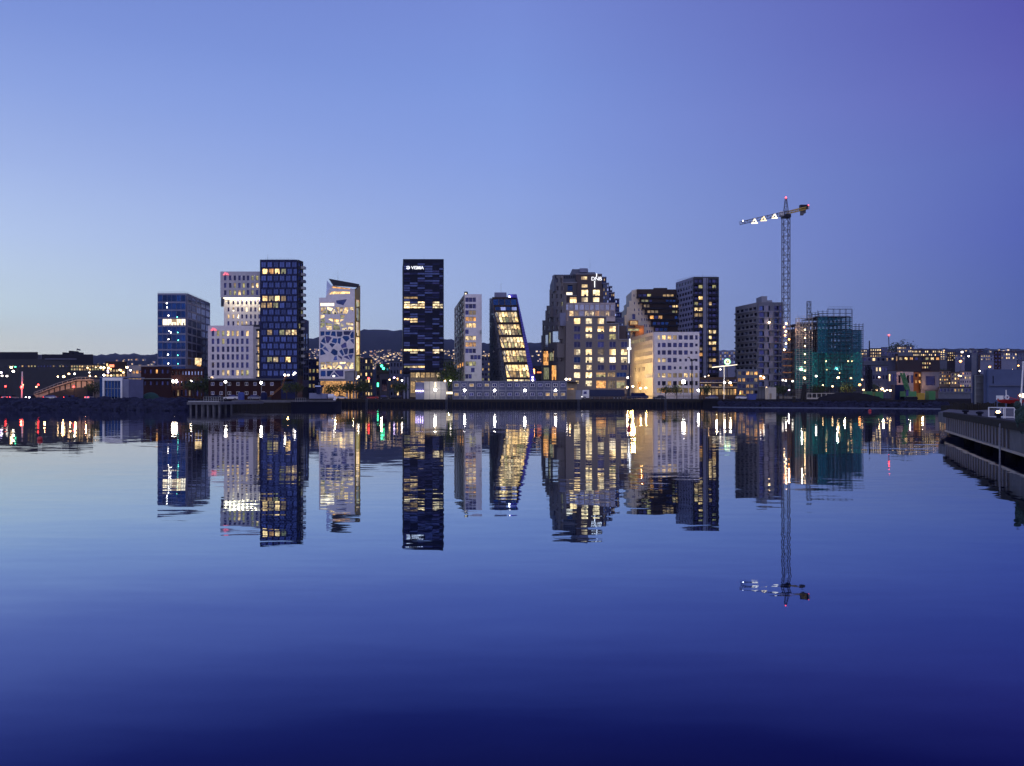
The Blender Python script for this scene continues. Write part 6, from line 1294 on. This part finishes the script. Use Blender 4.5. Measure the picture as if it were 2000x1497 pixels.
for i in range(26):
    t = i/25; px = 1858+86*t; Y = 82-6*math.sin(t*math.pi); x = X(px, Y); MB().tube((x, Y, .5), (x+rn.uniform(-.05, .05), Y, Z(786+rn.uniform(-1.5, 2.5)+2*math.sin(t*math.pi), Y)), .10, .085, 7).build('pile', M['timber'], pf_)
MB().box(X(1858, 82), X(1944, 82), 83, 84, 1.4, 2.1).build('back_beam', M['timber'], pf_)

# small houses with lit windows on the hills: the ones one can tell as lights
def villa(px, py, Y, s, mats, label, group):
    x = X(px, Y); z = Z(py, Y); g = ground_z(x, Y); z = max(z, g+1)
    t = thing('villa', label, 'house', (x, Y, g), group); wd = 7*s; hgt = 6*s
    MB().box(x-wd/2, x+wd/2, Y, Y+wd, min(g, z-3)-2, z+hgt*.45).build('wall', M[mats[0]], t)
    q = MB(); q.slab([(x-wd/2-.5, z+hgt*.45), (x+wd/2+.5, z+hgt*.45), (x, z+hgt*.85)], Y-.4, Y+wd+.4); q.build('roof', M['dark'], t)
    MB().box(x-wd*.28, x+wd*.28, Y-.35, Y-.05, z-hgt*.25, z+hgt*.2).build('window', M[mats[1]], t)
rv = random.Random(99)
def scatter(n, x0, x1, ytab, label, group, pal=('hlit', 'hlit', 'lit', 'lito')):
    for _ in range(n):
        Y = rv.uniform(1350, 3000); px = rv.uniform(x0, x1)
        x = X(px, Y); g = ground_z(x, Y); py = HZ-(g+3-CZ)*F/Y
        if not ytab(py): continue
        villa(px, py, Y, rv.uniform(.55, 1.0)*Y/2000*1.05, (rv.choice(['cream', 'bluegrey', 'mid', 'white', 'tan']), rv.choice(pal)), label, group)
scatter(170, 702, 787, lambda p: 678 < p < 722, 'little lit house on the hillside between crystal windowed tower and striped tower', 'villas on the wooded hill behind the towers')
scatter(50, 600, 625, lambda p: 670 < p < 720, 'little lit house on the hillside just left of the crystal tower', 'villas on the wooded hill behind the towers')
scatter(26, 867, 890, lambda p: 670 < p < 720, 'little lit house on the hillside just right of the striped tower', 'villas on the wooded hill behind the towers')
scatter(14, 940, 957, lambda p: 670 < p < 740, 'little lit house in the slot between slim white tower and wedge tower', 'villas on the wooded hill behind the towers')
scatter(12, 1028, 1062, lambda p: 676 < p < 740, 'little house with a lit window between wedge tower and brown block', 'villas on the wooded hill behind the towers')
scatter(45, 186, 308, lambda p: 694 < p < 722, 'tiny far house with a lit window on the low western hill', 'villas on the low western hill')
scatter(70, 1700, 2000, lambda p: 684 < p < 745, 'small house with a lit window scattered on the eastern slope', 'villas on the eastern slope')
# blocks in the open gap between towers
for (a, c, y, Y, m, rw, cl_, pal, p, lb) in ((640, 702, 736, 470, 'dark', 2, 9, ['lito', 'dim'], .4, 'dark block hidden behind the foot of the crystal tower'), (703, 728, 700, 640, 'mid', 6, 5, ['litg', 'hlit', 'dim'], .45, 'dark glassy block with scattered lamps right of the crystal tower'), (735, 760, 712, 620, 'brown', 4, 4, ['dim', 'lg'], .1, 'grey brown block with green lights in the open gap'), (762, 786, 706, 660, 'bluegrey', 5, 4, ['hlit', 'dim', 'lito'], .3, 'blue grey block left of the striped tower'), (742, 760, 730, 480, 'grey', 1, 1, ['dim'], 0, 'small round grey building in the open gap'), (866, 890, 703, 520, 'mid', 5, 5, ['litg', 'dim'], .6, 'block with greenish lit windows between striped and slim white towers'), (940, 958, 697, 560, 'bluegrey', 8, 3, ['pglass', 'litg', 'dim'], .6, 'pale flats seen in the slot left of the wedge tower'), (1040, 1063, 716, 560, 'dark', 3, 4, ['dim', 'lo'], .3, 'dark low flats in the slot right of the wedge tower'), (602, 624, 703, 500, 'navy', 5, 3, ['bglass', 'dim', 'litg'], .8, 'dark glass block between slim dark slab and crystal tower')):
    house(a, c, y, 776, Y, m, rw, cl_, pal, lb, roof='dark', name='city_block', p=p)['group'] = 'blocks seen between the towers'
for px, py in ((745, 715), (748.5, 720)):
    t = thing('roof_beacon', 'bright green beacon on the brown block in the open gap, ' + ('upper of two' if py == 715 else 'lower of two'), 'lamp', (X(px, 610), 612, Z(py, 610)-1), 'green beacons'); MB().ball((X(px, 610), 611, Z(py, 610)), 1.0).build('lamp_head', M['lg'], t); MB().tube((X(px, 610), 611.5, Z(py, 610)-1), (X(px, 610), 611.5, Z(py, 610)), .2).build('bracket', M['black'], t)
bn = thing('advert_screen', 'glowing red strip sign left of the stepped brown block', 'sign', (X(1055, 470), 470, GZ)); MB().box(X(1049, 470), X(1060, 470), 470, 470.4, Z(729, 470), Z(726.5, 470)).build('panel', M['sgo'], bn); MB().tube((X(1055, 470), 471, GZ), (X(1055, 470), 471, Z(727, 470)), .2).build('post', M['dark'], bn)

# trees
def tree_mesh(h, w, seed, leaves=520):
    rt = random.Random(seed); tk = MB(); tk.tube((0, 0, -.2), (0, 0, h*.45), .05*h*.6, .03*h*.5, 7); br = []
    for i in range(7):
        a = rt.uniform(0, 6.28); p0 = (0, 0, h*rt.uniform(.25, .45)); p1 = (math.cos(a)*w*.32, math.sin(a)*w*.32, h*rt.uniform(.5, .85)); tk.tube(p0, p1, .018*h, .006*h, 5); br.append(p1)
    br.append((0, 0, h*.85)); lf = MB()
    for _ in range(leaves):
        c = rt.choice(br); q = Vector((rt.gauss(0, 1), rt.gauss(0, 1), rt.gauss(0, .8)))*w*.15; p = Vector(c)+q
        if p.z < h*.22: continue
        n = Vector((rt.uniform(-1, 1), rt.uniform(-1, 1), rt.uniform(-1, 1))).normalized(); e = n.orthogonal().normalized(); g = n.cross(e); s = w*rt.uniform(.03, .07)
        lf.face([p+e*s, p+g*s*.6, p-e*s, p-g*s*.6], 0)
    return tk, lf
PROTO = []
for sd_ in range(4):
    tk, lf = tree_mesh(6, 5, sd_); PROTO.append((tk, lf))
made = {}
def tree(px, Y, h, k, label, group, wide=1.0, top=None):
    x = X(px, Y); g = ground_z(x, Y) if top is None else Z(top, Y)-h
    if k not in made:
        t = thing('tree', label, 'tree', (0, 0, 0), group); PROTO[k][0].build('trunk', M['bark'], t); PROTO[k][1].build('crown', M['leaf'], t); made[k] = t
    else: t = copy_tree(made[k]); t['label'] = label; t['group'] = group
    t.location = (x, Y, g); t.scale = (h/6*wide, h/6*wide, h/6); t.rotation_euler = (0, 0, px % 6.28)
for px, Y, h, k, w_, lb in ((378, 285, 6.5, 0, 1.2, 'leafy dark tree before the lamp lit brick warehouse'), (392, 280, 8, 1, 1.3, 'largest dark tree between warehouse and red brick house'), (404, 285, 6.5, 2, 1.1, 'dark bushy tree at the western end of the red brick house'), (645, 330, 6, 1, 1.1, 'orange lit tree under the crystal tower lobby'), (663, 325, 6.5, 2, 1.2, 'tree lit orange from below beside the crystal tower'), (684, 320, 7, 0, 1.3, 'dark round tree at the right foot of the crystal tower'), (697, 322, 6, 3, 1.2, 'dark bushy tree at the edge of the open gap'), (710, 400, 9, 1, 1, 'green lit tree in the open gap'), (775, 410, 9, 2, 1, 'tall dark tree left of the striped tower'), (785, 340, 7, 3, 1, 'dark tree before the striped tower foot'), (560, 300, 6.5, 3, 1, 'amber lit tree at the foot of the navy tower'), (578, 305, 6.5, 1, 1, 'amber lit tree right of the boom at the navy tower'), (872, 395, 17, 2, .6, 'tall narrow tree lit yellow green right of the striped tower'), (882, 398, 18, 0, .6, 'tall narrow tree lit yellow green against the slim white tower'), (1322, 330, 6, 1, 1.2, 'leafy tree under the largest floodlight'), (1300, 332, 5.5, 0, 1.2, 'small tree in front of the white corner block'), (1380, 320, 6, 2, 1, 'bare brown tree beside the low shops'), (1520, 330, 6, 3, 1.3, 'amber lit tree left of the crane foot'), (1530, 325, 5, 0, 1.3, 'low amber bush tree at the crane foot'), (1600, 330, 6, 1, 1.1, 'amber lit tree before the middle of the netting'), (1655, 335, 7, 2, 1, 'amber lit tree at the right side of the netting'), (1705, 300, 6, 3, 1, 'orange lit tree by the pile driver'), (185, 215, 5, 1, .9, 'dark thin tree left of the glass pavilion')):
    tree(px, Y, h, k, lb, 'trees along the waterfront', w_)
point('tree_light', (X(877, 392), 390, GZ+5), (.9, 1, .25), 1500); point('tree_light', (X(655, 322), 318, GZ+2), (1, .5, .1), 700); point('tree_light', (X(568, 298), 294, GZ+2), (1, .55, .2), 300)
for i in range(46):
    px = rv.uniform(1690, 2010); Y = rv.choice([620, 700, 760, 830, 900]); tree(px, Y, rv.uniform(8, 14), i % 4, 'dark tree in the band of woods on the eastern slope', 'trees on the eastern slope', 1.5)
tree(1761, 1080, 26, 2, 'large round dark green tree crowning the eastern ridge', 'trees on the eastern slope', 1.3, 667)

# ------------------------------------------------------------------ evening air
hz = MB(); hz.box(-4800, 4800, -60, 5300, -3, 480)
hm = bpy.data.materials.new('evening_haze'); hm.use_nodes = True; t = hm.node_tree; t.nodes.clear()
pv__ = nd(t, 'ShaderNodeVolumePrincipled'); pv__.inputs['Density'].default_value = 6e-5; pv__.inputs['Color'].default_value = (.62, .68, .95, 1); pv__.inputs['Anisotropy'].default_value = .2
ho = nd(t, 'ShaderNodeOutputMaterial'); t.links.new(pv__.outputs[0], ho.inputs['Volume']); tag(hz.build('haze', hm), kind='stuff')
SC.cycles.volume_bounces = 0; SC.cycles.volume_step_rate = 4
